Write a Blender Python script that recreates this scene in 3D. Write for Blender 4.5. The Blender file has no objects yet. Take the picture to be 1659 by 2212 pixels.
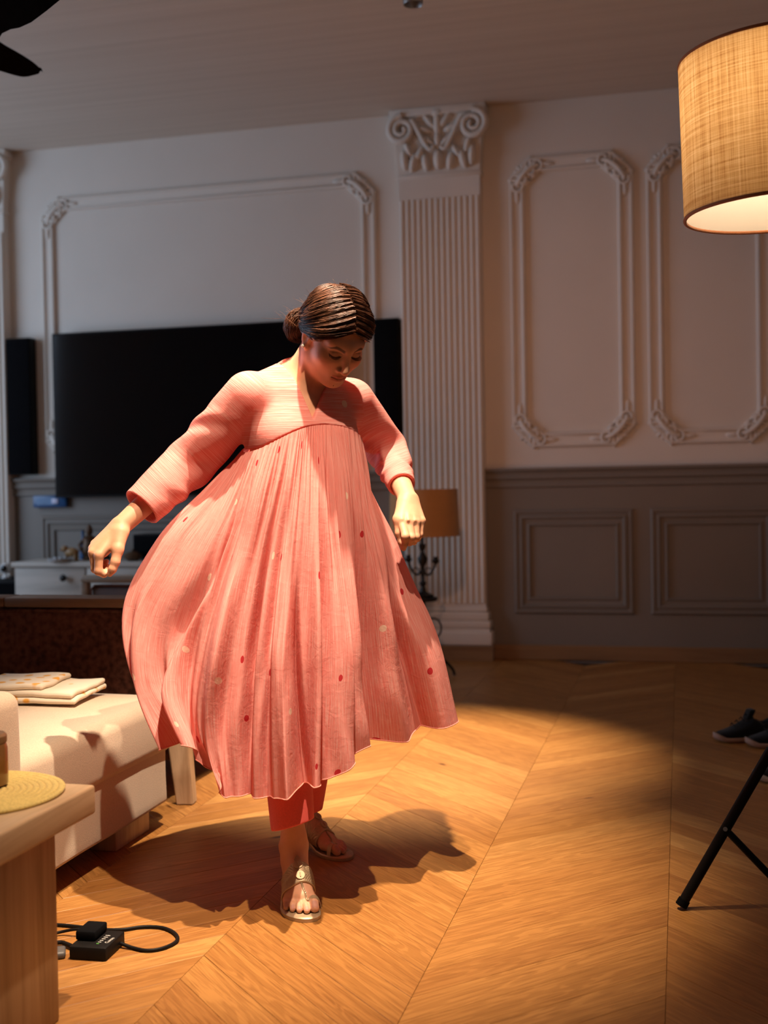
import bpy, bmesh, math, random
import numpy as np
from mathutils import Vector, Matrix, noise

random.seed(7)
RNG = np.random.default_rng(7)
sc = bpy.context.scene
col = sc.collection
PI = math.pi

# ------------------------------------------------------------------ camera
CAM_H = 1.03
FPX = 2534.0
CF = np.array([-0.24498232, 0.96933139, -0.01950152])   # forward
CR = np.array([0.9694552, 0.24466876, -0.01714091])     # right
CU = np.array([0.01184381, 0.02310507, 0.99966288])     # up
CO = np.array([0.0, 0.0, CAM_H])
cd = bpy.data.cameras.new('camera')
cam = bpy.data.objects.new('camera', cd)
col.objects.link(cam)
m = Matrix(((CR[0], CU[0], -CF[0], 0), (CR[1], CU[1], -CF[1], 0), (CR[2], CU[2], -CF[2], CAM_H), (0, 0, 0, 1)))
cam.matrix_world = m
cd.sensor_fit = 'HORIZONTAL'
cd.sensor_width = 24.0
cd.lens = 24.0 * FPX / 1659.0
cd.dof.use_dof = True
cd.dof.focus_distance = 2.95
cd.dof.aperture_fstop = 2.4
cd.clip_start = 0.05
sc.camera = cam


def P(px, py, d):
    """point of the room seen at a photograph position at distance d along the view axis"""
    return CO + d * (CF + CR * ((px - 829.5) / FPX) - CU * ((py - 1106.0) / FPX))


def FL(px, py, z=0.0):
    """point on the horizontal plane at height z"""
    r = CF + CR * ((px - 829.5) / FPX) - CU * ((py - 1106.0) / FPX)
    return CO + r * ((z - CAM_H) / r[2])


def YP(px, py, y):
    """point on the plane at room coordinate y"""
    r = CF + CR * ((px - 829.5) / FPX) - CU * ((py - 1106.0) / FPX)
    return CO + r * (y / r[1])


# ------------------------------------------------------------------ world, light, exposure
w = bpy.data.worlds.new('world')
sc.world = w
w.use_nodes = True
w.node_tree.nodes['Background'].inputs[0].default_value = (0.55, 0.72, 1.0, 1)
w.node_tree.nodes['Background'].inputs[1].default_value = 0.35
sc.view_settings.view_transform = 'Standard'
sc.view_settings.look = 'None'
sc.view_settings.gamma = 1.0
sc.view_settings.use_curve_mapping = False
sc.view_settings.exposure = 0.0


def area_light(name, loc, target, sx, sy, power, color):
    l = bpy.data.lights.new(name, 'AREA')
    l.shape = 'RECTANGLE'
    l.size = sx
    l.size_y = sy
    l.energy = power
    l.color = color
    o = bpy.data.objects.new(name, l)
    col.objects.link(o)
    o.location = loc
    d = Vector(target) - Vector(loc)
    o.rotation_euler = d.to_track_quat('-Z', 'Y').to_euler()
    return o


def spot_light(name, loc, target, power, color, angle, blend, radius):
    l = bpy.data.lights.new(name, 'SPOT')
    l.energy = power
    l.color = color
    l.spot_size = math.radians(angle)
    l.spot_blend = blend
    l.shadow_soft_size = radius
    o = bpy.data.objects.new(name, l)
    col.objects.link(o)
    o.location = loc
    d = Vector(target) - Vector(loc)
    o.rotation_euler = d.to_track_quat('-Z', 'Y').to_euler()
    return o


# daylight entering by the window of the left wall, the two warm ceiling spots over the woman
area_light('window_daylight', (-6.3, 4.6, 1.75), (-3.0, 5.2, 1.5), 2.6, 2.2, 84, (0.58, 0.75, 1.0))
SPOT_A = (-0.77, 2.56, 3.10)
SPOT_B = (-0.52, 1.73, 3.10)
SPOT_C = (-1.115, 5.09, 3.14)
spot_light('key_spot', SPOT_A, (-0.98, 3.05, 0.0), 820, (1.0, 0.78, 0.56), 44, 0.9, 0.022)
spot_light('second_spot', SPOT_B, (-1.12, 2.70, 0.0), 450, (1.0, 0.76, 0.53), 46, 1.0, 0.022)
spot_light('pool_spot', SPOT_C, (-1.1, 4.45, 0.0), 1450, (1.0, 0.79, 0.55), 40, 0.9, 0.03)
SPOT_D = (-0.45, 0.9, 3.10)
spot_light('added_wall_wash', SPOT_D, (-0.75, 6.98, 1.25), 125, (1.0, 0.48, 0.30), 38, 1.0, 0.05)  # added lamp out of view, brightens and warms the right of the back wall

WALL_Y = 6.987
CEIL = 3.30
ROOM_L, ROOM_R, ROOM_B = -6.2, 3.2, -3.2

# ------------------------------------------------------------------ helpers


def tag(o, label=None, cat=None, group=None, kind=None):
    if label: o['label'] = label
    if cat: o['category'] = cat
    if group: o['group'] = group
    if kind: o['kind'] = kind
    return o


def attach(o, parent):
    if parent is not None:
        o.parent = parent
        # parts are modelled in room coordinates; only a root Empty carries an offset
        if parent.parent is None:
            o.matrix_parent_inverse = Matrix.Translation(-parent.location)


def empty(name, loc):
    o = bpy.data.objects.new(name, None)
    o.empty_display_size = 0.05
    col.objects.link(o)
    o.location = loc
    return o


def obj(name, bm, mat, parent=None, smooth=False, angle=None):
    me = bpy.data.meshes.new(name)
    bmesh.ops.recalc_face_normals(bm, faces=bm.faces)
    bm.to_mesh(me)
    bm.free()
    if smooth:
        me.polygons.foreach_set('use_smooth', [True] * len(me.polygons))
        if angle: me.set_sharp_from_angle(angle=math.radians(angle))
    me.materials.append(mat)
    o = bpy.data.objects.new(name, me)
    col.objects.link(o)
    attach(o, parent)
    return o


def np_obj(name, V, Fq, mat, parent=None, smooth=True):
    """mesh from numpy vertices and quads"""
    me = bpy.data.meshes.new(name)
    V = np.ascontiguousarray(V, dtype=np.float32)
    Fq = np.ascontiguousarray(Fq, dtype=np.int32)
    k = Fq.shape[1]
    me.vertices.add(len(V))
    me.vertices.foreach_set('co', V.ravel())
    me.loops.add(Fq.size)
    me.loops.foreach_set('vertex_index', Fq.ravel())
    me.polygons.add(len(Fq))
    me.polygons.foreach_set('loop_start', np.arange(0, Fq.size, k, dtype=np.int32))
    me.update(calc_edges=True)
    if smooth: me.polygons.foreach_set('use_smooth', np.ones(len(Fq), dtype=bool))
    me.materials.append(mat)
    o = bpy.data.objects.new(name, me)
    col.objects.link(o)
    attach(o, parent)
    return o


def add_box(bm, lo, hi, bev=0.0, seg=2, M=None):
    r = bmesh.ops.create_cube(bm, size=1.0)
    vs = r['verts']
    c = [(a + b) / 2 for a, b in zip(lo, hi)]
    s = [abs(b - a) for a, b in zip(lo, hi)]
    for v in vs:
        v.co = Vector((c[0] + v.co.x * s[0], c[1] + v.co.y * s[1], c[2] + v.co.z * s[2]))
    if bev > 0:
        es = set(e for v in vs for e in v.link_edges)
        rb = bmesh.ops.bevel(bm, geom=list(es), offset=bev, segments=seg, profile=0.5, affect='EDGES')
        vs = list(set(v for f in rb['faces'] for v in f.verts) | set(v for v in vs if v.is_valid))
    if M is not None:
        bmesh.ops.transform(bm, matrix=M, verts=vs)
    return vs


def box(name, lo, hi, mat, parent=None, bev=0.0, seg=2, M=None, smooth=False):
    bm = bmesh.new()
    add_box(bm, lo, hi, bev, seg, M)
    return obj(name, bm, mat, parent, smooth or bev > 0, 35 if bev > 0 else None)


def add_tube(bm, pts, r, n=8, closed=False, caps=True):
    pts = [Vector(p) for p in pts]
    N = len(pts)
    rs = r if hasattr(r, '__len__') else [r] * N
    rings = []
    up = None
    for i, p in enumerate(pts):
        if closed:
            t = (pts[(i + 1) % N] - pts[i - 1]).normalized()
        else:
            t = (pts[min(i + 1, N - 1)] - pts[max(i - 1, 0)]).normalized()
        if up is None:
            up = Vector((0, 0, 1)) if abs(t.z) < 0.9 else Vector((1, 0, 0))
        a = t.cross(up)
        if a.length < 1e-6: a = t.cross(Vector((0.3, 0.8, 0.1)))
        a.normalize()
        b = a.cross(t).normalized()
        up = b
        rings.append([bm.verts.new(p + (a * math.cos(2 * PI * k / n) + b * math.sin(2 * PI * k / n)) * rs[i]) for k in range(n)])
    for i in range(N if closed else N - 1):
        A, B = rings[i], rings[(i + 1) % N]
        for k in range(n):
            bm.faces.new((A[k], A[(k + 1) % n], B[(k + 1) % n], B[k]))
    if caps and not closed:
        bm.faces.new(rings[0][::-1])
        bm.faces.new(rings[-1])


def tube(name, pts, r, mat, parent=None, n=8, closed=False):
    bm = bmesh.new()
    add_tube(bm, pts, r, n, closed)
    return obj(name, bm, mat, parent, True, 50)


def add_lathe(bm, prof, c=(0, 0, 0), n=24, M=None):
    rings = []
    vs = []
    for r, z in prof:
        ring = []
        for k in range(n):
            a = 2 * PI * k / n
            co = Vector((c[0] + r * math.cos(a), c[1] + r * math.sin(a), c[2] + z))
            if M is not None: co = M @ co
            ring.append(bm.verts.new(co))
        rings.append(ring)
    for i in range(len(rings) - 1):
        for k in range(n):
            bm.faces.new((rings[i][k], rings[i][(k + 1) % n], rings[i + 1][(k + 1) % n], rings[i + 1][k]))
    bm.faces.new(rings[0][::-1])
    bm.faces.new(rings[-1])


def lathe(name, prof, c, mat, parent=None, n=24, M=None, angle=40):
    bm = bmesh.new()
    add_lathe(bm, prof, c, n, M)
    return obj(name, bm, mat, parent, True, angle)


def add_prism(bm, pts, z0, z1, M=None):
    """outline in xy extruded along z"""
    lo = [bm.verts.new((x, y, z0)) for x, y in pts]
    hi = [bm.verts.new((x, y, z1)) for x, y in pts]
    n = len(pts)
    fs = [bm.faces.new(lo[::-1]), bm.faces.new(hi)]
    for k in range(n):
        fs.append(bm.faces.new((lo[k], lo[(k + 1) % n], hi[(k + 1) % n], hi[k])))
    if M is not None:
        bmesh.ops.transform(bm, matrix=M, verts=lo + hi)
    return lo + hi


def add_sweep(bm, path, prof, closed=True):
    """profile (a = in-plane offset to the inside, b = height towards -y) swept with mitres along a wall path of (x, z)"""
    N = len(path)
    rings = []
    for i in range(N):
        p = Vector(path[i])
        if closed or 0 < i < N - 1:
            d0 = (p - Vector(path[i - 1])).normalized()
            d1 = (Vector(path[(i + 1) % N]) - p).normalized()
        elif i == 0:
            d0 = d1 = (Vector(path[1]) - p).normalized()
        else:
            d0 = d1 = (p - Vector(path[i - 1])).normalized()
        n0 = Vector((-d0.y, d0.x))
        n1 = Vector((-d1.y, d1.x))
        mt = (n0 + n1)
        mt = mt / max(1e-6, mt.length_squared) * 2.0
        rings.append([bm.verts.new((p.x + mt.x * a, -b, p.y + mt.y * a)) for a, b in prof])
    k = len(prof)
    for i in range(N if closed else N - 1):
        A, B = rings[i], rings[(i + 1) % N]
        for j in range(k - 1):
            bm.faces.new((A[j], A[j + 1], B[j + 1], B[j]))
    return rings


def copy_tree(o, parent=None, loc=None, rotz=None):
    c = o.copy()
    col.objects.link(c)
    if parent is not None: c.parent = parent
    if loc is not None: c.location = loc
    if rotz is not None: c.rotation_euler.z = rotz
    for ch in o.children:
        copy_tree(ch, c)
    return c


# ------------------------------------------------------------------ materials
def mat_new(name):
    mt = bpy.data.materials.new(name)
    mt.use_nodes = True
    nt = mt.node_tree
    b = nt.nodes['Principled BSDF']
    return mt, nt, b


def N(nt, typ, **kw):
    n = nt.nodes.new(typ)
    for k, v in kw.items():
        if k == 'inp':
            for a, x in v.items(): n.inputs[a].default_value = x
        else:
            setattr(n, k, v)
    return n


def ramp(nt, fac, stops):
    r = nt.nodes.new('ShaderNodeValToRGB')
    e = r.color_ramp.elements
    while len(e) < len(stops): e.new(0.5)
    for i, (p, c) in enumerate(stops):
        e[i].position = p
        e[i].color = (*c, 1)
    nt.links.new(fac, r.inputs[0])
    return r.outputs[0]


def plain(name, c, rough=0.5, metal=0.0, noise_amt=0.06, scale=30.0, bump=0.0, spec=0.5, coat=0.0):
    mt, nt, b = mat_new(name)
    tc = N(nt, 'ShaderNodeTexCoord')
    nz = N(nt, 'ShaderNodeTexNoise', inp={'Scale': scale, 'Detail': 4.0})
    nt.links.new(tc.outputs['Object'], nz.inputs['Vector'])
    lo = tuple(max(0, x * (1 - noise_amt)) for x in c)
    hi = tuple(min(1, x * (1 + noise_amt)) for x in c)
    nt.links.new(ramp(nt, nz.outputs[0], [(0.3, lo), (0.7, hi)]), b.inputs['Base Color'])
    b.inputs['Roughness'].default_value = rough
    b.inputs['Metallic'].default_value = metal
    b.inputs['Specular IOR Level'].default_value = spec
    b.inputs['Coat Weight'].default_value = coat
    if bump > 0:
        bp = N(nt, 'ShaderNodeBump', inp={'Strength': bump, 'Distance': 0.002})
        nt.links.new(nz.outputs[0], bp.inputs['Height'])
        nt.links.new(bp.outputs[0], b.inputs['Normal'])
    return mt


def wood(name, c1, c2, c3=None, axis=0, scale=1.0, rough=0.45, coord='Object'):
    """long grain along the given axis"""
    mt, nt, b = mat_new(name)
    tc = N(nt, 'ShaderNodeTexCoord')
    mp = N(nt, 'ShaderNodeMapping')
    sv = [28 * scale] * 3
    sv[axis] = 1.6 * scale
    mp.inputs['Scale'].default_value = sv
    nt.links.new(tc.outputs[coord], mp.inputs[0])
    n1 = N(nt, 'ShaderNodeTexNoise', inp={'Scale': 1.0, 'Detail': 6.0, 'Roughness': 0.65, 'Distortion': 0.6})
    nt.links.new(mp.outputs[0], n1.inputs['Vector'])
    c3 = c3 or tuple(x * 1.15 for x in c2)
    nt.links.new(ramp(nt, n1.outputs[0], [(0.3, c1), (0.52, c2), (0.75, c3)]), b.inputs['Base Color'])
    b.inputs['Roughness'].default_value = rough
    bp = N(nt, 'ShaderNodeBump', inp={'Strength': 0.15, 'Distance': 0.001})
    nt.links.new(n1.outputs[0], bp.inputs['Height'])
    nt.links.new(bp.outputs[0], b.inputs['Normal'])
    return mt


def parquet(name, attr):
    mt, nt, b = mat_new(name)
    uv = N(nt, 'ShaderNodeUVMap')
    if attr:
        rn = N(nt, 'ShaderNodeAttribute', attribute_name='rnd').outputs['Fac']
    else:
        rn = N(nt, 'ShaderNodeObjectInfo').outputs['Random']
    off = N(nt, 'ShaderNodeCombineXYZ')
    mu = N(nt, 'ShaderNodeMath', operation='MULTIPLY', inp={1: 37.0})
    nt.links.new(rn, mu.inputs[0])
    nt.links.new(mu.outputs[0], off.inputs[0])
    nt.links.new(mu.outputs[0], off.inputs[2])
    ad = N(nt, 'ShaderNodeVectorMath', operation='ADD')
    nt.links.new(uv.outputs[0], ad.inputs[0])
    nt.links.new(off.outputs[0], ad.inputs[1])
    mp = N(nt, 'ShaderNodeMapping')
    mp.inputs['Scale'].default_value = (2.2, 26, 1)
    nt.links.new(ad.outputs[0], mp.inputs[0])
    n1 = N(nt, 'ShaderNodeTexNoise', inp={'Scale': 1.0, 'Detail': 3.0, 'Distortion': 0.9})
    nt.links.new(mp.outputs[0], n1.inputs['Vector'])
    # cathedral rings
    wv = N(nt, 'ShaderNodeMath', operation='MULTIPLY', inp={1: 42.0})
    nt.links.new(n1.outputs[0], wv.inputs[0])
    sn = N(nt, 'ShaderNodeMath', operation='SINE')
    nt.links.new(wv.outputs[0], sn.inputs[0])
    # fine pores
    mp2 = N(nt, 'ShaderNodeMapping')
    mp2.inputs['Scale'].default_value = (9, 330, 1)
    nt.links.new(ad.outputs[0], mp2.inputs[0])
    n2 = N(nt, 'ShaderNodeTexNoise', inp={'Scale': 1.0, 'Detail': 2.0})
    nt.links.new(mp2.outputs[0], n2.inputs['Vector'])
    base = ramp(nt, rn, [(0.0, (0.33, 0.140, 0.035)), (0.4, (0.375, 0.168, 0.043)), (0.85, (0.41, 0.190, 0.052)), (1.0, (0.48, 0.250, 0.080))])
    mx = N(nt, 'ShaderNodeMix', data_type='RGBA', blend_type='MULTIPLY')
    r1 = ramp(nt, sn.outputs[0], [(0.0, (0.80, 0.76, 0.70)), (0.45, (1, 1, 1)), (1.0, (1.05, 1.05, 1.05))])
    mx.inputs[0].default_value = 0.75
    nt.links.new(base, mx.inputs[6])
    nt.links.new(r1, mx.inputs[7])
    mx2 = N(nt, 'ShaderNodeMix', data_type='RGBA', blend_type='MULTIPLY')
    r2 = ramp(nt, n2.outputs[0], [(0.35, (0.72, 0.66, 0.6)), (0.5, (1, 1, 1))])
    mx2.inputs[0].default_value = 0.8
    nt.links.new(mx.outputs[2], mx2.inputs[6])
    nt.links.new(r2, mx2.inputs[7])
    # knots
    vo = N(nt, 'ShaderNodeTexVoronoi', inp={'Scale': 1.0})
    mp3 = N(nt, 'ShaderNodeMapping')
    mp3.inputs['Scale'].default_value = (1.6, 4.0, 1)
    nt.links.new(ad.outputs[0], mp3.inputs[0])
    nt.links.new(mp3.outputs[0], vo.inputs['Vector'])
    kn = ramp(nt, vo.outputs['Distance'], [(0.018, (0.25, 0.16, 0.10)), (0.05, (1, 1, 1))])
    mx3 = N(nt, 'ShaderNodeMix', data_type='RGBA', blend_type='MULTIPLY')
    mx3.inputs[0].default_value = 1.0
    nt.links.new(mx2.outputs[2], mx3.inputs[6])
    nt.links.new(kn, mx3.inputs[7])
    nt.links.new(mx3.outputs[2], b.inputs['Base Color'])
    b.inputs['Roughness'].default_value = 0.42
    b.inputs['Specular IOR Level'].default_value = 0.45
    bp = N(nt, 'ShaderNodeBump', inp={'Strength': 0.12, 'Distance': 0.0006})
    nt.links.new(n2.outputs[0], bp.inputs['Height'])
    nt.links.new(bp.outputs[0], b.inputs['Normal'])
    return mt


def textile(name, c, scale=900.0, amt=0.12, bump=0.4, rough=0.95, sheen=0.15):
    mt, nt, b = mat_new(name)
    tc = N(nt, 'ShaderNodeTexCoord')
    w1 = N(nt, 'ShaderNodeTexNoise', inp={'Scale': scale * 0.4, 'Detail': 2.0})
    w2 = N(nt, 'ShaderNodeTexNoise', inp={'Scale': 6.0, 'Detail': 3.0})
    nt.links.new(tc.outputs['Object'], w1.inputs['Vector'])
    nt.links.new(tc.outputs['Object'], w2.inputs['Vector'])
    ad = N(nt, 'ShaderNodeMath', operation='MULTIPLY_ADD', inp={1: 0.35})
    nt.links.new(w2.outputs[0], ad.inputs[0])
    nt.links.new(w1.outputs[0], ad.inputs[2])
    lo = tuple(x * (1 - amt) for x in c)
    hi = tuple(min(1, x * (1 + amt)) for x in c)
    nt.links.new(ramp(nt, ad.outputs[0], [(0.45, lo), (0.85, hi)]), b.inputs['Base Color'])
    b.inputs['Roughness'].default_value = rough
    b.inputs['Sheen Weight'].default_value = sheen
    b.inputs['Specular IOR Level'].default_value = 0.2
    bp = N(nt, 'ShaderNodeBump', inp={'Strength': bump, 'Distance': 0.0012})
    nt.links.new(w1.outputs[0], bp.inputs['Height'])
    nt.links.new(bp.outputs[0], b.inputs['Normal'])
    return mt


M_WALL = plain('cream_wall_paint', (0.74, 0.68, 0.61), 0.75, noise_amt=0.02, scale=3)
M_WAIN = plain('taupe_wainscot_paint', (0.20, 0.172, 0.145), 0.5, noise_amt=0.03, scale=3)
M_SUB = plain('dark_subfloor', (0.05, 0.028, 0.012), 0.9)
M_DARKWALL = plain('rear_wall_paint', (0.74, 0.67, 0.58), 0.8, noise_amt=0.02, scale=3)
M_BASEB = wood('oak_skirting', (0.20, 0.10, 0.045), (0.27, 0.145, 0.065), axis=0, rough=0.4)
M_BLACK = plain('black_plastic', (0.008, 0.007, 0.007), 0.5, noise_amt=0.1, spec=0.12)
M_MATTEBLACK = plain('matt_black_cloth', (0.005, 0.005, 0.006), 1.0, noise_amt=0.1, spec=0.05)
M_SCREEN = plain('glossy_black_screen', (0.003, 0.003, 0.004), 0.08, noise_amt=0.0)
M_CREAM = textile('cream_weave', (0.56, 0.44, 0.33))
M_VELVET = textile('brown_velvet', (0.11, 0.044, 0.028), scale=120, amt=0.5, bump=0.15, sheen=0.0)
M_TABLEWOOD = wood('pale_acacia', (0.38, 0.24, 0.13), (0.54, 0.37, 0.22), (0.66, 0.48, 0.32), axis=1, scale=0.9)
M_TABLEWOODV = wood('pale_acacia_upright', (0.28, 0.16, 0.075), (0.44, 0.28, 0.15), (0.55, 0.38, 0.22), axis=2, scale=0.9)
M_LEGWOOD = wood('pale_leg_wood', (0.38, 0.25, 0.15), (0.50, 0.36, 0.24), axis=2, scale=1.2)
M_RAILWOOD = wood('walnut_rail', (0.14, 0.075, 0.035), (0.22, 0.12, 0.06), axis=0, scale=1.0)
M_WASHED = wood('whitewashed_wood', (0.33, 0.30, 0.26), (0.44, 0.40, 0.35), axis=0, scale=0.8, rough=0.6)
M_IRON = plain('black_iron', (0.014, 0.013, 0.012), 0.5, metal=0.4, noise_amt=0.2)
M_STEEL = plain('brushed_steel', (0.45, 0.42, 0.38), 0.3, metal=1.0)
M_GREYSATIN = plain('grey_satin_metal', (0.30, 0.28, 0.27), 0.4, metal=0.6)

# ------------------------------------------------------------------ floor
M_PARQ = parquet('oak_chevron_plank', False)
M_PARQ_FAR = parquet('oak_chevron_plank_joined', True)
bm = bmesh.new()
add_box(bm, (ROOM_L, ROOM_B, -0.06), (ROOM_R, WALL_Y + 0.02, -0.0155))
floor = tag(obj('floor', bm, M_SUB), 'oak chevron parquet floor of the living room', 'floor', kind='structure')

PW, PL, PITCH = 0.128 * math.sqrt(0.5), 0.5 * math.sqrt(2), 0.128


def plank_shape(s):
    """parallelogram with chamfered top, local x along the grain"""
    g, c, t = 0.0004, 0.0007, 0.015
    sk = s
    def ring(ins, z):
        w0, w1 = ins, PW - ins
        a = ins * 1.414
        return [(w0 * sk + a, w0, z), (PL + w0 * sk - a, w0, z), (PL + w1 * sk - a, w1, z), (w1 * sk + a, w1, z)]
    V = ring(g, -t) + ring(g, -c) + ring(g + c, 0.0)
    Fc = [(3, 2, 1, 0), (8, 9, 10, 11)]
    for r in (0, 4):
        for k in range(4):
            Fc.append((r + k, r + (k + 1) % 4, r + 4 + (k + 1) % 4, r + 4 + k))
    return V, Fc


plank_mesh = {}
for s in (1, -1):
    V, Fc = plank_shape(s)
    me = bpy.data.meshes.new('plank')
    me.from_pydata(V, [], Fc)
    uvl = me.uv_layers.new(name='UVMap')
    for lp in me.loops:
        co = me.vertices[lp.vertex_index].co
        uvl.data[lp.index].uv = (co.x, co.y)
    me.materials.append(M_PARQ)
    plank_mesh[s] = me

far_V, far_F, far_uv, far_r = [], [], [], []
for k in range(-13, 7):
    x0 = -0.04 + 0.5 * k
    s = 1 if k % 2 else -1
    for n in range(-45, 38):
        y0 = 2.41 + PITCH * n        # joint position on the seam shared at the right end of a rising column
        if s == 1:
            org = (x0, y0 - 0.5)
        else:
            org = (x0, y0)
        ymin = min(y0 - 0.5, y0)
        ymax = y0 + PITCH
        if ymin > WALL_Y + 0.08 or ymax < ROOM_B: continue
        if x0 < ROOM_L - 0.45 or x0 > ROOM_R - 0.1: continue
        near = (-4 <= k <= 0) and ymax > 1.95 and not (k == -4 and ymax < 3.0)
        if near:
            o = bpy.data.objects.new('plank', plank_mesh[s])
            col.objects.link(o)
            o.location = (org[0], org[1], random.uniform(-0.0003, 0.0))
            o.rotation_euler.z = s * PI / 4
            o.parent = floor
        else:
            c, sn = math.cos(s * PI / 4), math.sin(s * PI / 4)
            V, Fc = plank_shape(s)
            b0 = len(far_V)
            rr = random.random()
            for v in V:
                far_V.append((org[0] + c * v[0] - sn * v[1], org[1] + sn * v[0] + c * v[1], v[2]))
                far_uv.append((v[0], v[1]))
                far_r.append(rr)
            far_F += [tuple(b0 + i for i in f) for f in Fc]
me = bpy.data.meshes.new('planks_beyond')
me.from_pydata(far_V, [], far_F)
uvl = me.uv_layers.new(name='UVMap')
for lp in me.loops: uvl.data[lp.index].uv = far_uv[lp.vertex_index]
at = me.attributes.new('rnd', 'FLOAT', 'POINT')
at.data.foreach_set('value', far_r)
me.materials.append(M_PARQ_FAR)
o = bpy.data.objects.new('planks_beyond', me)
col.objects.link(o)
o.parent = floor
tag(o, kind='stuff')

# ------------------------------------------------------------------ shell
def ceiling_mat():
    mt, nt, b = mat_new('pale_boarded_ceiling')
    tc = N(nt, 'ShaderNodeTexCoord')
    mp = N(nt, 'ShaderNodeMapping')
    mp.inputs['Scale'].default_value = (0.35, 26, 1)
    nt.links.new(tc.outputs['Object'], mp.inputs[0])
    n1 = N(nt, 'ShaderNodeTexNoise', inp={'Scale': 1.0, 'Detail': 4.0})
    nt.links.new(mp.outputs[0], n1.inputs['Vector'])
    nt.links.new(ramp(nt, n1.outputs[0], [(0.3, (0.58, 0.50, 0.425)), (0.7, (0.65, 0.565, 0.485))]), b.inputs['Base Color'])
    b.inputs['Roughness'].default_value = 0.7
    return mt


def struct(name, bm, mat, label, cat, smooth=False, parent=None):
    o = obj(name, bm, mat, parent, smooth, 35 if smooth else None)
    return tag(o, label, cat, kind='structure')


bm = bmesh.new(); add_box(bm, (ROOM_L - 0.2, ROOM_B - 0.2, CEIL), (ROOM_R + 0.2, WALL_Y + 0.2, CEIL + 0.1))
struct('ceiling', bm, ceiling_mat(), 'plain dim ceiling with faint lengthwise streaks', 'ceiling')
bm = bmesh.new(); add_box(bm, (ROOM_L, WALL_Y, -0.06), (ROOM_R, WALL_Y + 0.15, CEIL))
wall_back = struct('wall_back', bm, M_WALL, 'cream painted back wall behind the television and pilaster', 'wall')
bm = bmesh.new(); add_box(bm, (ROOM_R, ROOM_B, -0.06), (ROOM_R + 0.15, WALL_Y, CEIL))
struct('wall_right', bm, M_DARKWALL, 'right wall outside the frame', 'wall')
bm = bmesh.new(); add_box(bm, (ROOM_L, ROOM_B - 0.15, -0.06), (ROOM_R, ROOM_B, CEIL))
struct('wall_rear', bm, M_DARKWALL, 'wall behind the viewer', 'wall')
# left wall with the window opening
bm = bmesh.new()
WY0, WY1, WZ0, WZ1 = 3.2, 6.0, 0.55, 2.9
add_box(bm, (ROOM_L - 0.15, ROOM_B, -0.06), (ROOM_L, WY0, CEIL))
add_box(bm, (ROOM_L - 0.15, WY1, -0.06), (ROOM_L, WALL_Y, CEIL))
add_box(bm, (ROOM_L - 0.15, WY0, -0.06), (ROOM_L, WY1, WZ0))
add_box(bm, (ROOM_L - 0.15, WY0, WZ1), (ROOM_L, WY1, CEIL))
struct('wall_left', bm, M_DARKWALL, 'left wall with the daylight window', 'wall')
win = tag(empty('window_1', (ROOM_L - 0.05, (WY0 + WY1) / 2, WZ0)), 'white framed window letting in daylight on the left', 'window', kind='structure')
M_WHITE = plain('white_paint', (0.7, 0.7, 0.68), 0.5)
for a, b_ in (((WY0, WZ0), (WY1, WZ0 + 0.06)), ((WY0, WZ1 - 0.06), (WY1, WZ1)), ((WY0, WZ0 + .06), (WY0 + 0.06, WZ1 - .06)), ((WY1 - 0.06, WZ0 + .06), (WY1, WZ1 - .06)), ((4.57, WZ0 + .06), (4.63, WZ1 - .06))):
    box('window_frame', (ROOM_L - 0.08, a[0], a[1]), (ROOM_L - 0.02, b_[0], b_[1]), M_WHITE, win)

# wainscot boards, chair rail, skirting (broken by the pilasters)
PIL = [(-1.62, -1.13), (-4.79, -4.30)]
BAYS = [(-1.13, ROOM_R, 'right of the fluted pilaster'), (-4.30, -1.62, 'below the television'), (ROOM_L, -4.79, 'left of the far pilaster')]
RAIL = 1.1415
rail_prof = [(0.0, 0.012), (0.0, 0.045), (0.012, 0.050), (0.022, 0.046), (0.030, 0.034), (0.045, 0.032), (0.052, 0.038), (0.062, 0.038), (0.075, 0.024), (0.092, 0.022), (0.100, 0.028), (0.112, 0.028), (0.118, 0.012)]
tn = 1
for x0, x1, where in BAYS:
    bm = bmesh.new(); add_box(bm, (x0, WALL_Y - 0.012, 0.0), (x1, WALL_Y, RAIL - 0.02))
    struct('trim_%d' % tn, bm, M_WAIN, 'taupe wainscot boarding ' + where, 'wainscot'); tn += 1
    bm = bmesh.new()
    rr = add_sweep(bm, [(x1, RAIL), (x0, RAIL)], rail_prof, closed=False)
    bm.faces.new(rr[0]); bm.faces.new(rr[1][::-1])
    bmesh.ops.translate(bm, verts=bm.verts, vec=(0, WALL_Y, 0))
    struct('trim_%d' % tn, bm, M_WAIN, 'moulded taupe chair rail ' + where, 'chair rail', True); tn += 1
    bm = bmesh.new(); add_box(bm, (x0, WALL_Y - 0.03, 0.0), (x1, WALL_Y - 0.012, 0.088), 0.004, 1)
    struct('baseboard_%s' % ('back', 'centre', 'far')[BAYS.index((x0, x1, where))], bm, M_BASEB, 'brown oak skirting ' + where, 'skirting'); 

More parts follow.
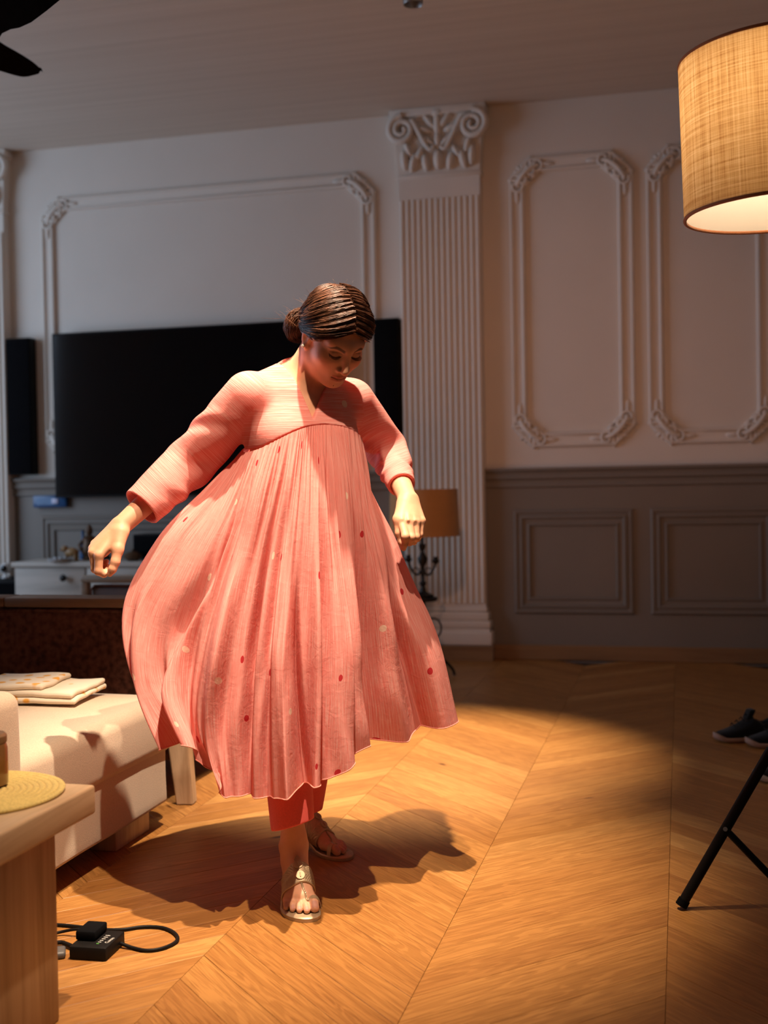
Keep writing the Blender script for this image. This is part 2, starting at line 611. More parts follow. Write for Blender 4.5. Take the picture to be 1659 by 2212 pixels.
# lower panel frames in the wainscot
low_prof = [(0.0, 0.012), (0.0, 0.020), (0.008, 0.028), (0.018, 0.028), (0.024, 0.020), (0.034, 0.020), (0.040, 0.030), (0.050, 0.031), (0.058, 0.020), (0.078, 0.018), (0.086, 0.026), (0.094, 0.026), (0.100, 0.012)]
for x0, x1, lab in ((-0.965, -0.269, 'taupe wainscot panel moulding next to the pilaster'), (-0.169, 0.53, 'taupe wainscot panel moulding nearer the shoes'), (-4.10, -1.80, 'wide taupe wainscot panel moulding behind the sideboard')):
    bm = bmesh.new()
    add_sweep(bm, [(x0, 0.275), (x1, 0.275), (x1, 0.893), (x0, 0.893)], low_prof)
    bmesh.ops.translate(bm, verts=bm.verts, vec=(0, WALL_Y, 0))
    struct('trim_%d' % tn, bm, M_WAIN, lab, 'panel moulding', True); tn += 1

# upper panel frames with cut corners and leaf ornaments
up_prof = [(0.0, 0.0), (0.0, 0.016), (0.006, 0.024), (0.014, 0.024), (0.020, 0.012), (0.030, 0.010), (0.060, 0.010), (0.066, 0.016), (0.074, 0.026), (0.084, 0.022), (0.090, 0.0)]


def blob(bm, c, r, ax=(1, 0), dz=1.0):
    """leaf-like lump on the wall: c = (x, z), r = (long, short, high), ax = long axis"""
    g = bmesh.ops.create_uvsphere(bm, u_segments=12, v_segments=8, radius=1.0)
    a = Vector(ax).normalized()
    for v in g['verts']:
        l, s_, h = v.co.x * r[0], v.co.y * r[1], v.co.z * r[2]
        v.co = Vector((c[0] + a.x * l - a.y * s_, -0.006 - h, c[1] + a.y * l + a.x * s_))


def scroll(bm, c, r0, turns, start, sgn, h=0.018, tr=0.010):
    pts, rs = [], []
    n = int(18 * turns)
    for i in range(n + 1):
        t = i / n
        a = start + sgn * t * turns * 2 * PI
        r = r0 * (1 - 0.82 * t)
        pts.append((c[0] + r * math.cos(a), -h - 0.006 * t, c[1] + r * math.sin(a)))
        rs.append(tr * (1 - 0.45 * t))
    add_tube(bm, pts, rs, 7)


def corner_ornament(cx, cz, sx, sz, parent):
    """cluster of leaves and scrolls over the cut corner; sx, sz point to the panel centre"""
    bm = bmesh.new()
    diag = Vector((sx, -sz)).normalized()
    q = 0.115
    p0 = Vector((cx + sx * 0.045, cz + sz * (q + 0.05)))     # end on the upright
    p1 = Vector((cx + sx * (q + 0.05), cz + sz * 0.045))     # end on the rail
    mid = (p0 + p1) / 2 - Vector((sx, sz)) * 0.012
    pts = []
    for i in range(13):
        t = i / 12
        b_ = p0 * (1 - t) ** 2 + (mid * 2 - (p0 + p1) / 2) * 2 * t * (1 - t) + p1 * t * t
        pts.append((b_.x, -0.022 - 0.010 * math.sin(PI * t), b_.y))
    add_tube(bm, pts, [0.011 + 0.004 * math.sin(PI * i / 12) for i in range(13)], 8)
    for t_ in (0.28, 0.72):
        c_ = p0 * (1 - t_) + p1 * t_
        scroll(bm, (c_.x, c_.y), 0.030, 1.4, math.atan2(-sz, -sx), sx * sz * (1 if t_ < 0.5 else -1), h=0.024, tr=0.011)
    scroll(bm, (p0.x, p0.y), 0.042, 1.5, math.atan2(-sz, 0), sx * sz, tr=0.011)
    scroll(bm, (p1.x, p1.y), 0.042, 1.5, math.atan2(0, -sx), -sx * sz, tr=0.011)
    for t, l in ((0.12, 0.05), (0.34, 0.055), (0.66, 0.055), (0.88, 0.05)):
        c = p0 * (1 - t) + p1 * t - Vector((sx, sz)) * 0.022
        d = Vector((-sx, -sz)) * 0.7 + diag * (1 if t > 0.5 else -1) * 0.8
        blob(bm, (c.x, c.y), (l, 0.014, 0.020), (d.x, d.y))
        c2 = p0 * (1 - t) + p1 * t + Vector((sx, sz)) * 0.022
        blob(bm, (c2.x, c2.y), (0.03, 0.011, 0.022), (diag.x, diag.y))
    blob(bm, (mid.x, mid.y), (0.020, 0.018, 0.036))
    for a_ in range(5):
        an_ = math.atan2(-sz, -sx) + (a_ - 2) * 0.5
        blob(bm, (mid.x + 0.040 * math.cos(an_), mid.y + 0.040 * math.sin(an_)), (0.030, 0.010, 0.020), (math.cos(an_), math.sin(an_)))
    blob(bm, (p0.x, p0.y + sz * 0.055), (0.05, 0.016, 0.020), (0, 1))
    blob(bm, (p1.x + sx * 0.055, p1.y), (0.05, 0.016, 0.020), (1, 0))
    bmesh.ops.translate(bm, verts=bm.verts, vec=(0, WALL_Y, 0))
    return obj('corner_ornament', bm, M_WALL, parent, True, 60)


for x0, x1, lab in ((-0.962, -0.245, 'narrow cream panel moulding with leaf corners beside the pilaster'), (-0.17, 0.52, 'narrow cream panel moulding partly behind the burlap lampshade'), (-4.056, -1.787, 'wide cream panel moulding with leaf corners around the television')):
    z0, z1 = 1.262, 2.972
    q = 0.115
    bm = bmesh.new()
    path = [(x0 + q, z0), (x1 - q, z0), (x1, z0 + q), (x1, z1 - q), (x1 - q, z1), (x0 + q, z1), (x0, z1 - q), (x0, z0 + q)]
    add_sweep(bm, path, up_prof)
    bmesh.ops.translate(bm, verts=bm.verts, vec=(0, WALL_Y, 0))
    fr = struct('trim_%d' % tn, bm, M_WALL, lab, 'panel moulding', True); tn += 1
    for cx, sx in ((x0, 1), (x1, -1)):
        for cz, sz in ((z0, 1), (z1, -1)):
            corner_ornament(cx, cz, sx, sz, fr)


def pilaster(x0, x1, lab):
    global tn
    cx = (x0 + x1) / 2
    hw = (x1 - x0) / 2
    root = tag(empty('trim_%d' % tn, (cx, WALL_Y, 0)), lab, 'pilaster', kind='structure')
    tn += 1
    D = 0.07
    box('shaft', (x0, WALL_Y - D, 0.30), (x1, WALL_Y, 2.90), M_WALL, root)
    # reeds between the flutes
    nfl = 13
    step = (x1 - x0 - 0.03) / nfl
    rm = None
    for i in range(nfl + 1):
        rx = x0 + 0.015 + step * i
        if rm is None:
            bm = bmesh.new()
            prof = [(-0.012, 0), (-0.011, 0.008), (-0.006, 0.013), (0.006, 0.013), (0.011, 0.008), (0.012, 0)]
            lo = [bm.verts.new((a, -b_, 0.0)) for a, b_ in prof]
            hi = [bm.verts.new((a, -b_, 2.42)) for a, b_ in prof]
            for j in range(len(prof) - 1): bm.faces.new((lo[j], lo[j + 1], hi[j + 1], hi[j]))
            bm.faces.new(lo[::-1]); bm.faces.new(hi)
            r = obj('reed', bm, M_WALL, None, True, 60)
            rm = r.data
        else:
            r = bpy.data.objects.new('reed', rm)
            col.objects.link(r)
        r.parent = root
        r.location = (rx - cx, -D, 0.34)
    # base mouldings
    bm = bmesh.new()
    for z0, z1, e in ((0.0, 0.09, 0.035), (0.09, 0.17, 0.040), (0.19, 0.235, 0.030), (0.235, 0.285, 0.018), (0.285, 0.31, 0.008)):
        add_box(bm, (x0 - e, WALL_Y - D - e, z0), (x1 + e, WALL_Y, z1), 0.010, 3)
    add_box(bm, (x0 - 0.022, WALL_Y - D - 0.022, 0.165), (x1 + 0.022, WALL_Y, 0.195))
    obj('base', bm, M_WALL, root, True, 40)
    box('base_board', (x0 - 0.045, WALL_Y - D - 0.05, 0.0), (x1 + 0.045, WALL_Y - D - 0.034, 0.088), M_BASEB, root)
    # capital
    bm = bmesh.new()
    add_box(bm, (x0 - 0.012, WALL_Y - D - 0.014, 2.885), (x1 + 0.012, WALL_Y, 2.91), 0.006, 2)
    vs = add_box(bm, (x0, WALL_Y - D, 2.91), (x1, WALL_Y, 3.25))
    for v in vs:
        if v.co.z > 3.2:
            v.co.x = cx + (v.co.x - cx) * 1.12
            if v.co.y < WALL_Y - 0.01: v.co.y -= 0.02
    add_box(bm, (x0 - 0.045, WALL_Y - D - 0.04, 3.25), (x1 + 0.045, WALL_Y, 3.30), 0.008, 2)
    cap = obj('capital', bm, M_WALL, root, True, 35)
    yf = WALL_Y - D - 0.010
    for s in (-1, 1):
        bm = bmesh.new()
        scroll(bm, (cx + s * 0.215, 3.175), 0.085, 1.9, PI / 2 if s < 0 else PI / 2, s * -1 if s < 0 else -1 * s, h=0.028, tr=0.022)
        # stem running down to the middle
        pts = []
        for i in range(15):
            t = i / 14
            px = cx + s * (0.155 - 0.135 * t ** 0.8)
            pz = 3.23 - 0.20 * math.sin(t * PI * 0.5) + (0.03 * (t - 0.8) / 0.2 if t > 0.8 else 0)
            pts.append((px, -0.030, pz))
        add_tube(bm, pts, [0.018 - 0.006 * i / 14 for i in range(15)], 7)
        bmesh.ops.translate(bm, verts=bm.verts, vec=(0, yf, 0))
        obj('volute', bm, M_WALL, cap, True, 60)
    for i, (dx, z, l, s_, ang) in enumerate([(0, 3.20, 0.075, 0.028, 90), (-0.05, 3.215, 0.06, 0.022, 130), (0.05, 3.215, 0.06, 0.022, 50), (-0.085, 3.17, 0.055, 0.02, 160), (0.085, 3.17, 0.055, 0.02, 20),
                                             (0, 3.10, 0.055, 0.022, 90), (-0.055, 3.10, 0.055, 0.018, 140), (0.055, 3.10, 0.055, 0.018, 40),
                                             (0, 2.985, 0.06, 0.03, 90), (-0.075, 2.975, 0.055, 0.025, 100), (0.075, 2.975, 0.055, 0.025, 80), (-0.15, 2.98, 0.06, 0.025, 75), (0.15, 2.98, 0.06, 0.025, 105), (-0.205, 3.0, 0.065, 0.024, 95), (0.205, 3.0, 0.065, 0.024, 85),
                                             (-0.11, 3.03, 0.05, 0.02, 60), (0.11, 3.03, 0.05, 0.02, 120), (-0.18, 3.06, 0.05, 0.02, 110), (0.18, 3.06, 0.05, 0.02, 70), (0, 3.265, 0.03, 0.05, 90)]):
        bm = bmesh.new()
        a = math.radians(ang)
        blob(bm, (cx + dx, z), (l, s_, 0.030), (math.cos(a), math.sin(a)))
        bmesh.ops.translate(bm, verts=bm.verts, vec=(0, yf, 0))
        obj('acanthus_leaf', bm, M_WALL, cap, True, 60)
    return root


pilaster(-1.62, -1.13, 'tall fluted cream pilaster with scrolled capital behind the woman')
pilaster(-4.79, -4.30, 'fluted cream pilaster cut by the left picture edge')

# ------------------------------------------------------------------ things on the back wall
tv = tag(empty('television', (-2.955, WALL_Y - 0.09, 1.01)), 'large black flat television mounted on the back wall', 'television')
box('back_shell', (-3.90, WALL_Y - 0.075, 1.06), (-2.01, WALL_Y - 0.027, 2.03), M_BLACK, tv, 0.01)
box('bezel', (-3.95, WALL_Y - 0.095, 1.010), (-1.96, WALL_Y - 0.075, 2.077), M_BLACK, tv, 0.004)
box('screen', (-3.938, WALL_Y - 0.0965, 1.024), (-1.972, WALL_Y - 0.094, 2.065), M_SCREEN, tv)


def speaker(x0, x1, lab):
    r = tag(empty('wall_speaker', ((x0 + x1) / 2, WALL_Y - 0.08, 1.17)), lab, 'speaker', 'wall speakers flanking the television')
    box('cabinet', (x0, WALL_Y - 0.085, 1.165), (x1, WALL_Y - 0.008, 2.062), M_BLACK, r, 0.006)
    box('grille', (x0 + 0.006, WALL_Y - 0.094, 1.172), (x1 - 0.006, WALL_Y - 0.0845, 2.055), M_MATTEBLACK, r, 0.004)


speaker(-4.295, -4.115, 'tall narrow black wall speaker left of the television')
speaker(-1.795, -1.633, 'tall narrow black wall speaker between television and fluted pilaster')

M_BLUE = plain('blue_panel_face', (0.012, 0.07, 0.20), 0.35, noise_amt=0.1)
M_BLUEL = plain('pale_blue_display', (0.06, 0.16, 0.34), 0.3, noise_amt=0.2, scale=12)
bx = tag(empty('wall_display', (-4.02, WALL_Y - 0.05, 0.95)), 'small blue rectangular display on the wainscot under the television', 'display')
box('case', (-4.139, WALL_Y - 0.052, 0.948), (-3.90, WALL_Y - 0.013, 1.026), M_BLUE, bx, 0.004)
box('display', (-4.11, WALL_Y - 0.055, 0.965), (-3.97, WALL_Y - 0.051, 1.008), M_BLUEL, bx)
box('indicator', (-4.00, WALL_Y - 0.058, 0.972), (-3.955, WALL_Y - 0.0515, 1.004), plain('pale_lilac_label', (0.55, 0.55, 0.72), 0.4), bx, 0.003)

# ceiling spotlights: one in view, two lit ones over the woman, one added to brighten the wall
M_LAMPIN = plain('reflector_aluminium', (0.55, 0.5, 0.47), 0.25, metal=0.8)


def downlight(x, y, lab, zb=3.12):
    r = tag(empty('ceiling_spotlight', (x, y, CEIL)), lab, 'ceiling light', 'surface ceiling spotlights')
    bm = bmesh.new()
    n = 28
    add_lathe(bm, [(0.034, zb + 0.05), (0.038, zb + 0.012), (0.0425, zb), (0.0445, zb + 0.004), (0.0445, CEIL - 0.001)], (x, y, 0), n)
    obj('housing', bm, M_GREYSATIN, r, True, 40)
    bm = bmesh.new()
    add_lathe(bm, [(0.0335, zb + 0.049), (0.0335, zb + 0.044), (0.024, zb + 0.040), (0.004, zb + 0.038)], (x, y, 0), n)
    obj('lens', bm, M_LAMPIN, r, True, 40)


downlight(SPOT_C[0], SPOT_C[1], 'small grey cylinder spotlight at the top edge of the picture', 3.16)
downlight(SPOT_A[0], SPOT_A[1], 'lit ceiling spotlight directly above the woman', 3.14)
downlight(SPOT_D[0], SPOT_D[1], 'added unseen ceiling spotlight turned to the back wall', 3.14)
downlight(SPOT_B[0], SPOT_B[1], 'lit ceiling spotlight nearer the viewer', 3.14)

# ceiling fan, mostly beyond the left edge
M_FAN = plain('dark_walnut_blade', (0.008, 0.005, 0.004), 1.0, noise_amt=0.2, spec=0.0)
fc = P(-150, 70, 4.3)
fan = tag(empty('ceiling_fan', (fc[0], fc[1], fc[2])), 'dark brown ceiling fan with curved blades in the upper left corner', 'ceiling fan')
lathe('motor_hub', [(0.03, -0.06), (0.085, -0.045), (0.10, 0.0), (0.09, 0.05), (0.04, 0.08)], fc, M_FAN, fan)
tube('down_rod', [(fc[0], fc[1], fc[2] + 0.07), (fc[0], fc[1], CEIL - 0.06)], 0.014, M_FAN, fan)
lathe('ceiling_canopy', [(0.02, -0.09), (0.06, -0.05), (0.07, -0.001)], (fc[0], fc[1], CEIL), M_FAN, fan)


def fan_blade(lead, trail):
    """blade between two outlines of 3-D points running from hub to tip"""
    bm = bmesh.new()
    top, bot = [], []
    n = len(lead)
    for i in range(n):
        a, b_ = Vector(lead[i]), Vector(trail[i])
        rt, rb = [], []
        for j in range(7):
            t = j / 6
            p = a.lerp(b_, t)
            arch = 0.012 * math.sin(PI * t)
            th = 0.006 * math.sin(PI * (0.12 + 0.76 * t))
            rt.append(bm.verts.new((p.x, p.y, p.z + arch + th)))
            rb.append(bm.verts.new((p.x, p.y, p.z + arch - th)))
        top.append(rt); bot.append(rb)
    for i in range(n - 1):
        for j in range(6):
            bm.faces.new((top[i][j], top[i][j + 1], top[i + 1][j + 1], top[i + 1][j]))
            bm.faces.new((bot[i][j], bot[i + 1][j], bot[i + 1][j + 1], bot[i][j + 1]))
    for i in range(n - 1):
        bm.faces.new((top[i][0], top[i + 1][0], bot[i + 1][0], bot[i][0]))
        bm.faces.new((top[i][6], bot[i][6], bot[i + 1][6], top[i + 1][6]))
    bm.faces.new(top[0] + bot[0][::-1]); bm.faces.new(bot[-1] + top[-1][::-1])
    return obj('blade', bm, M_FAN, fan, True, 50)


def dense(pts, n=14):
    pts = [np.array(p, float) for p in pts]
    out = []
    for i in range(n):
        t = i / (n - 1) * (len(pts) - 1)
        k = min(int(t), len(pts) - 2)
        f = t - k
        p0 = pts[max(k - 1, 0)]; p1 = pts[k]; p2 = pts[k + 1]; p3 = pts[min(k + 2, len(pts) - 1)]
        out.append(0.5 * (2 * p1 + (p2 - p0) * f + (2 * p0 - 5 * p1 + 4 * p2 - p3) * f * f + (3 * p1 - p0 - 3 * p2 + p3) * f ** 3))
    return out


fan_blade(dense([P(-120, 62, 4.25), P(-40, 60, 4.36), P(0, 92, 4.42), P(45, 118, 4.48), P(75, 138, 4.52), P(92, 155, 4.54)]),
          dense([P(-130, 92, 4.30), P(-50, 138, 4.42), P(0, 152, 4.48), P(30, 161, 4.52), P(55, 165, 4.54), P(84, 158, 4.55)]))
fan_blade(dense([P(-140, 40, 4.15), P(-60, -60, 3.8), P(40, -150, 3.4), P(140, -190, 3.2), P(230, -160, 3.1), P(265, -110, 3.08)]),
          dense([P(-120, 95, 4.2), P(-30, 110, 4.0), P(8, 68, 3.8), P(62, 50, 3.55), P(150, -18, 3.3), P(262, -100, 3.09)]))
fan_blade(dense([P(-180, 50, 4.25), P(-300, 20, 4.1), P(-430, 10, 4.0), P(-560, 40, 3.9), P(-620, 60, 3.9)]),
          dense([P(-170, 90, 4.3), P(-290, 110, 4.2), P(-430, 120, 4.1), P(-540, 100, 4.0), P(-618, 70, 3.92)]))

# ------------------------------------------------------------------ sideboard and what stands on it
SB = (-4.02, -2.05)
SBY = 6.50
sb = tag(empty('sideboard', ((SB[0] + SB[1]) / 2, SBY, 0)), 'whitewashed wooden sideboard under the television', 'sideboard')
SBZ = 0.615
box('top', (SB[0] - 0.015, SBY - 0.015, SBZ - 0.03), (SB[1] + 0.015, WALL_Y - 0.05, SBZ), M_WASHED, sb, 0.004)
box('body', (SB[0], SBY + 0.012, 0.08), (SB[1], WALL_Y - 0.055, SBZ - 0.03), M_WASHED, sb)
wd = (SB[1] - SB[0]) / 4
for i in range(4):
    a = SB[0] + wd * i
    if i == 2:
        box('niche_shade', (a + 0.03, SBY + 0.004, 0.38), (a + wd - 0.03, SBY + 0.0119, SBZ - 0.06), M_MATTEBLACK, sb)  # flat black panel standing in for the shade inside an open recess
        d = box('door', (a + 0.006, SBY - 0.006, 0.09), (a + wd - 0.006, SBY + 0.012, 0.36), M_WASHED, sb, 0.003)
        zk = 0.30
    else:
        d = box('door', (a + 0.006, SBY - 0.006, 0.09), (a + wd - 0.006, SBY + 0.012, SBZ - 0.036), M_WASHED, sb, 0.003)
        zk = 0.52
    lathe('knob', [(0.006, 0.0), (0.006, 0.018), (0.020, 0.022), (0.022, 0.034), (0.010, 0.042)], (0, 0, 0), M_IRON, d, 14,
          Matrix.Translation((a + (wd * 0.72 if i % 2 == 0 else wd * 0.28), SBY - 0.006, zk)) @ Matrix.Rotation(PI / 2, 4, 'X'))
for a in (SB[0] + 0.06, SB[1] - 0.12):
    for b_ in (SBY + 0.03, WALL_Y - 0.16):
        box('leg', (a, b_, 0.0), (a + 0.06, b_ + 0.06, 0.08), M_WASHED, sb)

M_BRONZE = plain('aged_bronze', (0.11, 0.055, 0.025), 0.5, metal=0.3, noise_amt=0.4, scale=40)
M_DARKFIG = plain('dark_carved_wood', (0.035, 0.022, 0.016), 0.6, noise_amt=0.3)
M_STONEW = plain('pale_glazed_ceramic', (0.42, 0.44, 0.46), 0.35, noise_amt=0.1)
M_GOLDFIG = plain('ochre_ceramic', (0.28, 0.15, 0.05), 0.45, noise_amt=0.3)


def figure(name, px, py0, py1, y, prof, mat, lab, cat):
    """small turned ornament standing on the sideboard top"""
    a = YP(px, py0, y)
    h = (py0 - py1) / FPX * (a - CO) @ CF
    r = tag(empty(name, (a[0], a[1], SBZ)), lab, cat, 'ornaments on the sideboard')
    pr = [(rr * h, zz * h) for rr, zz in prof]
    lathe('body', pr, (a[0], a[1], SBZ), mat, r, 16)
    return r, a, h


r, a, h = figure('seated_statuette', 194, 1190, 1112, 6.68, [(0.20, 0), (0.21, 0.08), (0.17, 0.12), (0.23, 0.2), (0.25, 0.3), (0.17, 0.5), (0.19, 0.62), (0.06, 0.7)], M_BRONZE, 'brown seated statuette on the sideboard, tallest ornament', 'figurine')
lathe('head', [(0.03 * h, 0.68 * h), (0.09 * h, 0.74 * h), (0.1 * h, 0.84 * h), (0.07 * h, 0.92 * h), (0.02 * h, 1.0 * h)], (a[0], a[1], SBZ), M_BRONZE, r, 14)
for s in (-1, 1):
    tube('arm', [(a[0] + s * 0.15 * h, a[1], SBZ + 0.6 * h), (a[0] + s * 0.25 * h, a[1] - 0.03, SBZ + 0.42 * h), (a[0] + s * 0.12 * h, a[1] - 0.06, SBZ + 0.3 * h)], 0.045 * h, M_BRONZE, r)
r, a, h = figure('carved_idol', 231, 1188, 1120, 6.74, [(0.12, 0), (0.12, 0.1), (0.07, 0.14), (0.12, 0.35), (0.09, 0.6), (0.13, 0.68), (0.05, 0.74), (0.09, 0.84), (0.03, 1.0)], M_DARKFIG, 'dark slim carved figure beside the brown statuette', 'figurine')
r, a, h = figure('blue_bottle', 180, 1190, 1128, 6.80, [(0.12, 0), (0.13, 0.05), (0.13, 0.55), (0.05, 0.7), (0.05, 0.95), (0.06, 1.0)], M_BLUE, 'small dark blue bottle half behind the brown statuette', 'bottle')
# little animal
a = YP(155, 1192, 6.62)
an = tag(empty('animal_figurine', (a[0], a[1], SBZ)), 'small ochre animal figurine on the sideboard left of the statuette', 'figurine', 'ornaments on the sideboard')
bm = bmesh.new()
for cx, cz, rx, rz in ((0, 0.055, 0.05, 0.028), (-0.045, 0.075, 0.022, 0.02), (-0.065, 0.07, 0.012, 0.010)):
    g = bmesh.ops.create_uvsphere(bm, u_segments=12, v_segments=8, radius=1)
    for v in g['verts']: v.co = Vector((a[0] + cx + v.co.x * rx, a[1] + v.co.y * 0.024, SBZ + cz + v.co.z * rz))
obj('body', bm, M_GOLDFIG, an, True)
for dx, dy in ((-0.03, -0.012), (-0.03, 0.012), (0.03, -0.012), (0.03, 0.012)):
    tube('leg', [(a[0] + dx, a[1] + dy, SBZ), (a[0] + dx, a[1] + dy, SBZ + 0.045)], 0.008, M_GOLDFIG, an)
a = YP(128, 1196, 6.56)
st = tag(empty('stone_tray', (a[0], a[1], SBZ)), 'shallow grey tray of pebbles on the sideboard', 'tray', 'ornaments on the sideboard')
lathe('dish', [(0.05, 0), (0.075, 0.01), (0.08, 0.022), (0.074, 0.022), (0.05, 0.012)], (a[0] + .03, a[1] - 0.04, SBZ), M_STONEW, st, 20)
for i in range(6):
    g = bmesh.new()
    bmesh.ops.create_icosphere(g, subdivisions=2, radius=0.014)
    for v in g.verts: v.co = Vector((a[0] + .03 + 0.035 * math.cos(i * 1.05) + v.co.x, a[1] - 0.04 + 0.03 * math.sin(i * 1.05) + v.co.y, SBZ + 0.022 + v.co.z * 0.7))
    obj('pebble', g, M_STONEW, st, True)
a = YP(287, 1196, 6.62)
bw = tag(empty('brown_bowl', (a[0], a[1], SBZ)), 'small round brown bowl on the sideboard near the dress', 'bowl', 'ornaments on the sideboard')
lathe('bowl', [(0.03, 0), (0.05, 0.015), (0.058, 0.04), (0.05, 0.04), (0.04, 0.02)], (a[0], a[1], SBZ), M_BRONZE, bw, 18)
lathe('lid', [(0.05, 0.04), (0.03, 0.055), (0.008, 0.058), (0.01, 0.07), (0.004, 0.072)], (a[0], a[1], SBZ), M_BRONZE, bw, 18)
a0 = YP(297, 1145, 6.75); a1 = YP(420, 1112, 6.75)
cs = tag(empty('centre_speaker', ((a0[0] + a1[0]) / 2, 6.75, SBZ)), 'low black centre speaker on the sideboard behind the sleeve', 'speaker')
box('cabinet', (a0[0], 6.68, SBZ + 0.03), (a1[0] + 0.1, 6.86, SBZ + 0.16), M_BLACK, cs, 0.006)
box('grille', (a0[0] + 0.01, 6.672, SBZ + 0.036), (a1[0] + 0.09, 6.681, SBZ + 0.154), M_MATTEBLACK, cs, 0.003)
for a in (a0[0] + 0.03, a1[0] + 0.04):
    box('foot', (a, 6.72, SBZ), (a + 0.03, 6.82, SBZ + 0.03), M_BLACK, cs)

# subwoofer and little camera at the left edge
a = YP(54, 1285, 6.60)
sw = tag(empty('subwoofer', (a[0] - 0.2, 6.75, 0)), 'black cube subwoofer on the floor at the left edge', 'speaker')
box('cabinet', (a[0] - 0.46, 6.56, 0.03), (a[0] - 0.012, 6.90, 0.50), M_BLACK, sw, 0.012)
box('grille', (a[0] - 0.44, 6.548, 0.05), (a[0] - 0.032, 6.561, 0.48), M_MATTEBLACK, sw, 0.004)
for dx in (-0.42, -0.08):
    for y in (6.60, 6.84):
        lathe('foot', [(0.02, 0), (0.024, 0.03)], (a[0] + dx, y, 0), M_BLACK, sw, 10)
a = YP(12, 1242, 6.70)
sc_ = tag(empty('security_camera', (a[0], a[1], 0.50)), 'small white camera with round black lens on the subwoofer', 'camera')
lathe('base', [(0.028, 0), (0.03, 0.008), (0.012, 0.014), (0.010, 0.03)], (a[0], a[1], 0.50), M_WHITE, sc_, 16)
bm = bmesh.new(); g = bmesh.ops.create_uvsphere(bm, u_segments=18, v_segments=12, radius=0.036)
bmesh.ops.translate(bm, verts=bm.verts, vec=(a[0], a[1], 0.50 + 0.062))
hd = obj('head', bm, M_WHITE, sc_, True)
lathe('lens', [(0.022, 0), (0.022, 0.012), (0.015, 0.016), (0.002, 0.016)], (0, 0, 0), M_SCREEN, hd, 16, Matrix.Translation((a[0] + 0.008, a[1] - 0.028, 0.565)) @ Matrix.Rotation(PI / 2, 4, 'X'))

# ------------------------------------------------------------------ table lamp with candle arms on an iron side table
LD = 6.35
lc = P(914, 1290, LD)
TZ = lc[2]
M_LSHADE = textile('tan_linen_shade', (0.42, 0.23, 0.10), scale=500, amt=0.08, bump=0.2)
stb = tag(empty('side_table', (lc[0], lc[1], 0)), 'small black iron side table with scrolled base before the pilaster', 'side table')
lathe('top', [(0.03, -0.022), (0.075, -0.020), (0.080, -0.010), (0.075, 0.0), (0.03, 0.0)], (lc[0], lc[1], TZ), M_IRON, stb, 28)
tube('stem', [(lc[0], lc[1], TZ - 0.02), (lc[0], lc[1], 0.06)], 0.012, M_IRON, stb)
for k in range(3):
    a = 2 * PI * k / 3 + 0.5
    pts = []
    for i in range(16):
        t = i / 15
        rr = 0.02 + 0.15 * math.sin(t * PI * 0.55)
        pts.append((lc[0] + rr * math.cos(a), lc[1] + rr * math.sin(a), 0.16 * (1 - t) ** 1.3 + 0.008))
    tube('foot', pts, 0.008, M_IRON, stb)
    pts = [(lc[0] + (0.055 + 0.045 * math.cos(q)) * math.cos(a), lc[1] + (0.055 + 0.045 * math.cos(q)) * math.sin(a), 0.27 + 0.055 * math.sin(q)) for q in [2 * PI * i / 20 for i in range(20)]]
    tube('scroll_ring', pts, 0.005, M_IRON, stb, 6, True)
lam = tag(empty('table_lamp', (lc[0], lc[1], TZ)), 'tan drum-shade table lamp with black candle-arm stem before the pilaster', 'lamp')
sc_px = LD / FPX
zt = TZ + (1290 - 1057) * sc_px
zb = TZ + (1290 - 1158) * sc_px
rb, rt = 76 * sc_px, 73 * sc_px
SX = 5 * sc_px
bm = bmesh.new()
n = 40
prof = [(rb, zb), (rt, zt), (rt - 0.004, zt), (rb - 0.004, zb)]
rings = [[bm.verts.new((lc[0] + SX + r_ * math.cos(2 * PI * k / n), lc[1] + r_ * math.sin(2 * PI * k / n), z)) for k in range(n)] for r_, z in prof]
for i in range(4):
    for k in range(n):
        bm.faces.new((rings[i][k], rings[i][(k + 1) % n], rings[(i + 1) % 4][(k + 1) % n], rings[(i + 1) % 4][k]))
obj('shade', bm, M_LSHADE, lam, True, 40)
for k in range(3):
    a = 2 * PI * k / 3
    tube('spider', [(lc[0] + SX, lc[1], zt - 0.04), (lc[0] + SX + (rt - 0.003) * math.cos(a), lc[1] + (rt - 0.003) * math.sin(a), zt - 0.01)], 0.002, M_IRON, lam, 6)
stem = lathe('stem', [(0.055, 0.0), (0.058, 0.012), (0.02, 0.03), (0.012, 0.06), (0.020, 0.075), (0.010, 0.09), (0.012, 0.17), (0.024, 0.19), (0.028, 0.21), (0.014, 0.235), (0.008, 0.25), (0.008, zt - TZ - 0.04)], (lc[0], lc[1], TZ), M_IRON, lam, 14)
bm = bmesh.new(); add_lathe(bm, [(0.008, 0.25), (0.016, 0.262), (0.020, 0.285), (0.010, 0.29)], (lc[0], lc[1], TZ), 12)
obj('drip_cup', bm, M_IRON, lam, True, 40)
for sgn, up in ((-1, 0.190), (1, 0.180)):
    pts = []
    for i in range(14):
        t = i / 13
        pts.append((lc[0] + sgn * 0.075 * t, lc[1] - 0.015, TZ + 0.15 - 0.035 * math.sin(PI * t) + (up - 0.15) * t * t))
    arm = tube('candle_arm', pts, 0.006, M_IRON, lam)
    lathe('cup', [(0.006, 0), (0.014, 0.006), (0.022, 0.018), (0.018, 0.022), (0.013, 0.024), (0.013, 0.04)], (lc[0] + sgn * 0.075, lc[1] - 0.015, TZ + up), M_IRON, arm, 12)
    pts = [(lc[0] + sgn * (0.035 + 0.018 * math.cos(q)), lc[1] - 0.015, TZ + 0.142 + 0.018 * math.sin(q)) for q in [2 * PI * i / 16 for i in range(16)]]
    tube('scroll', pts, 0.003, M_IRON, arm, 6, True)

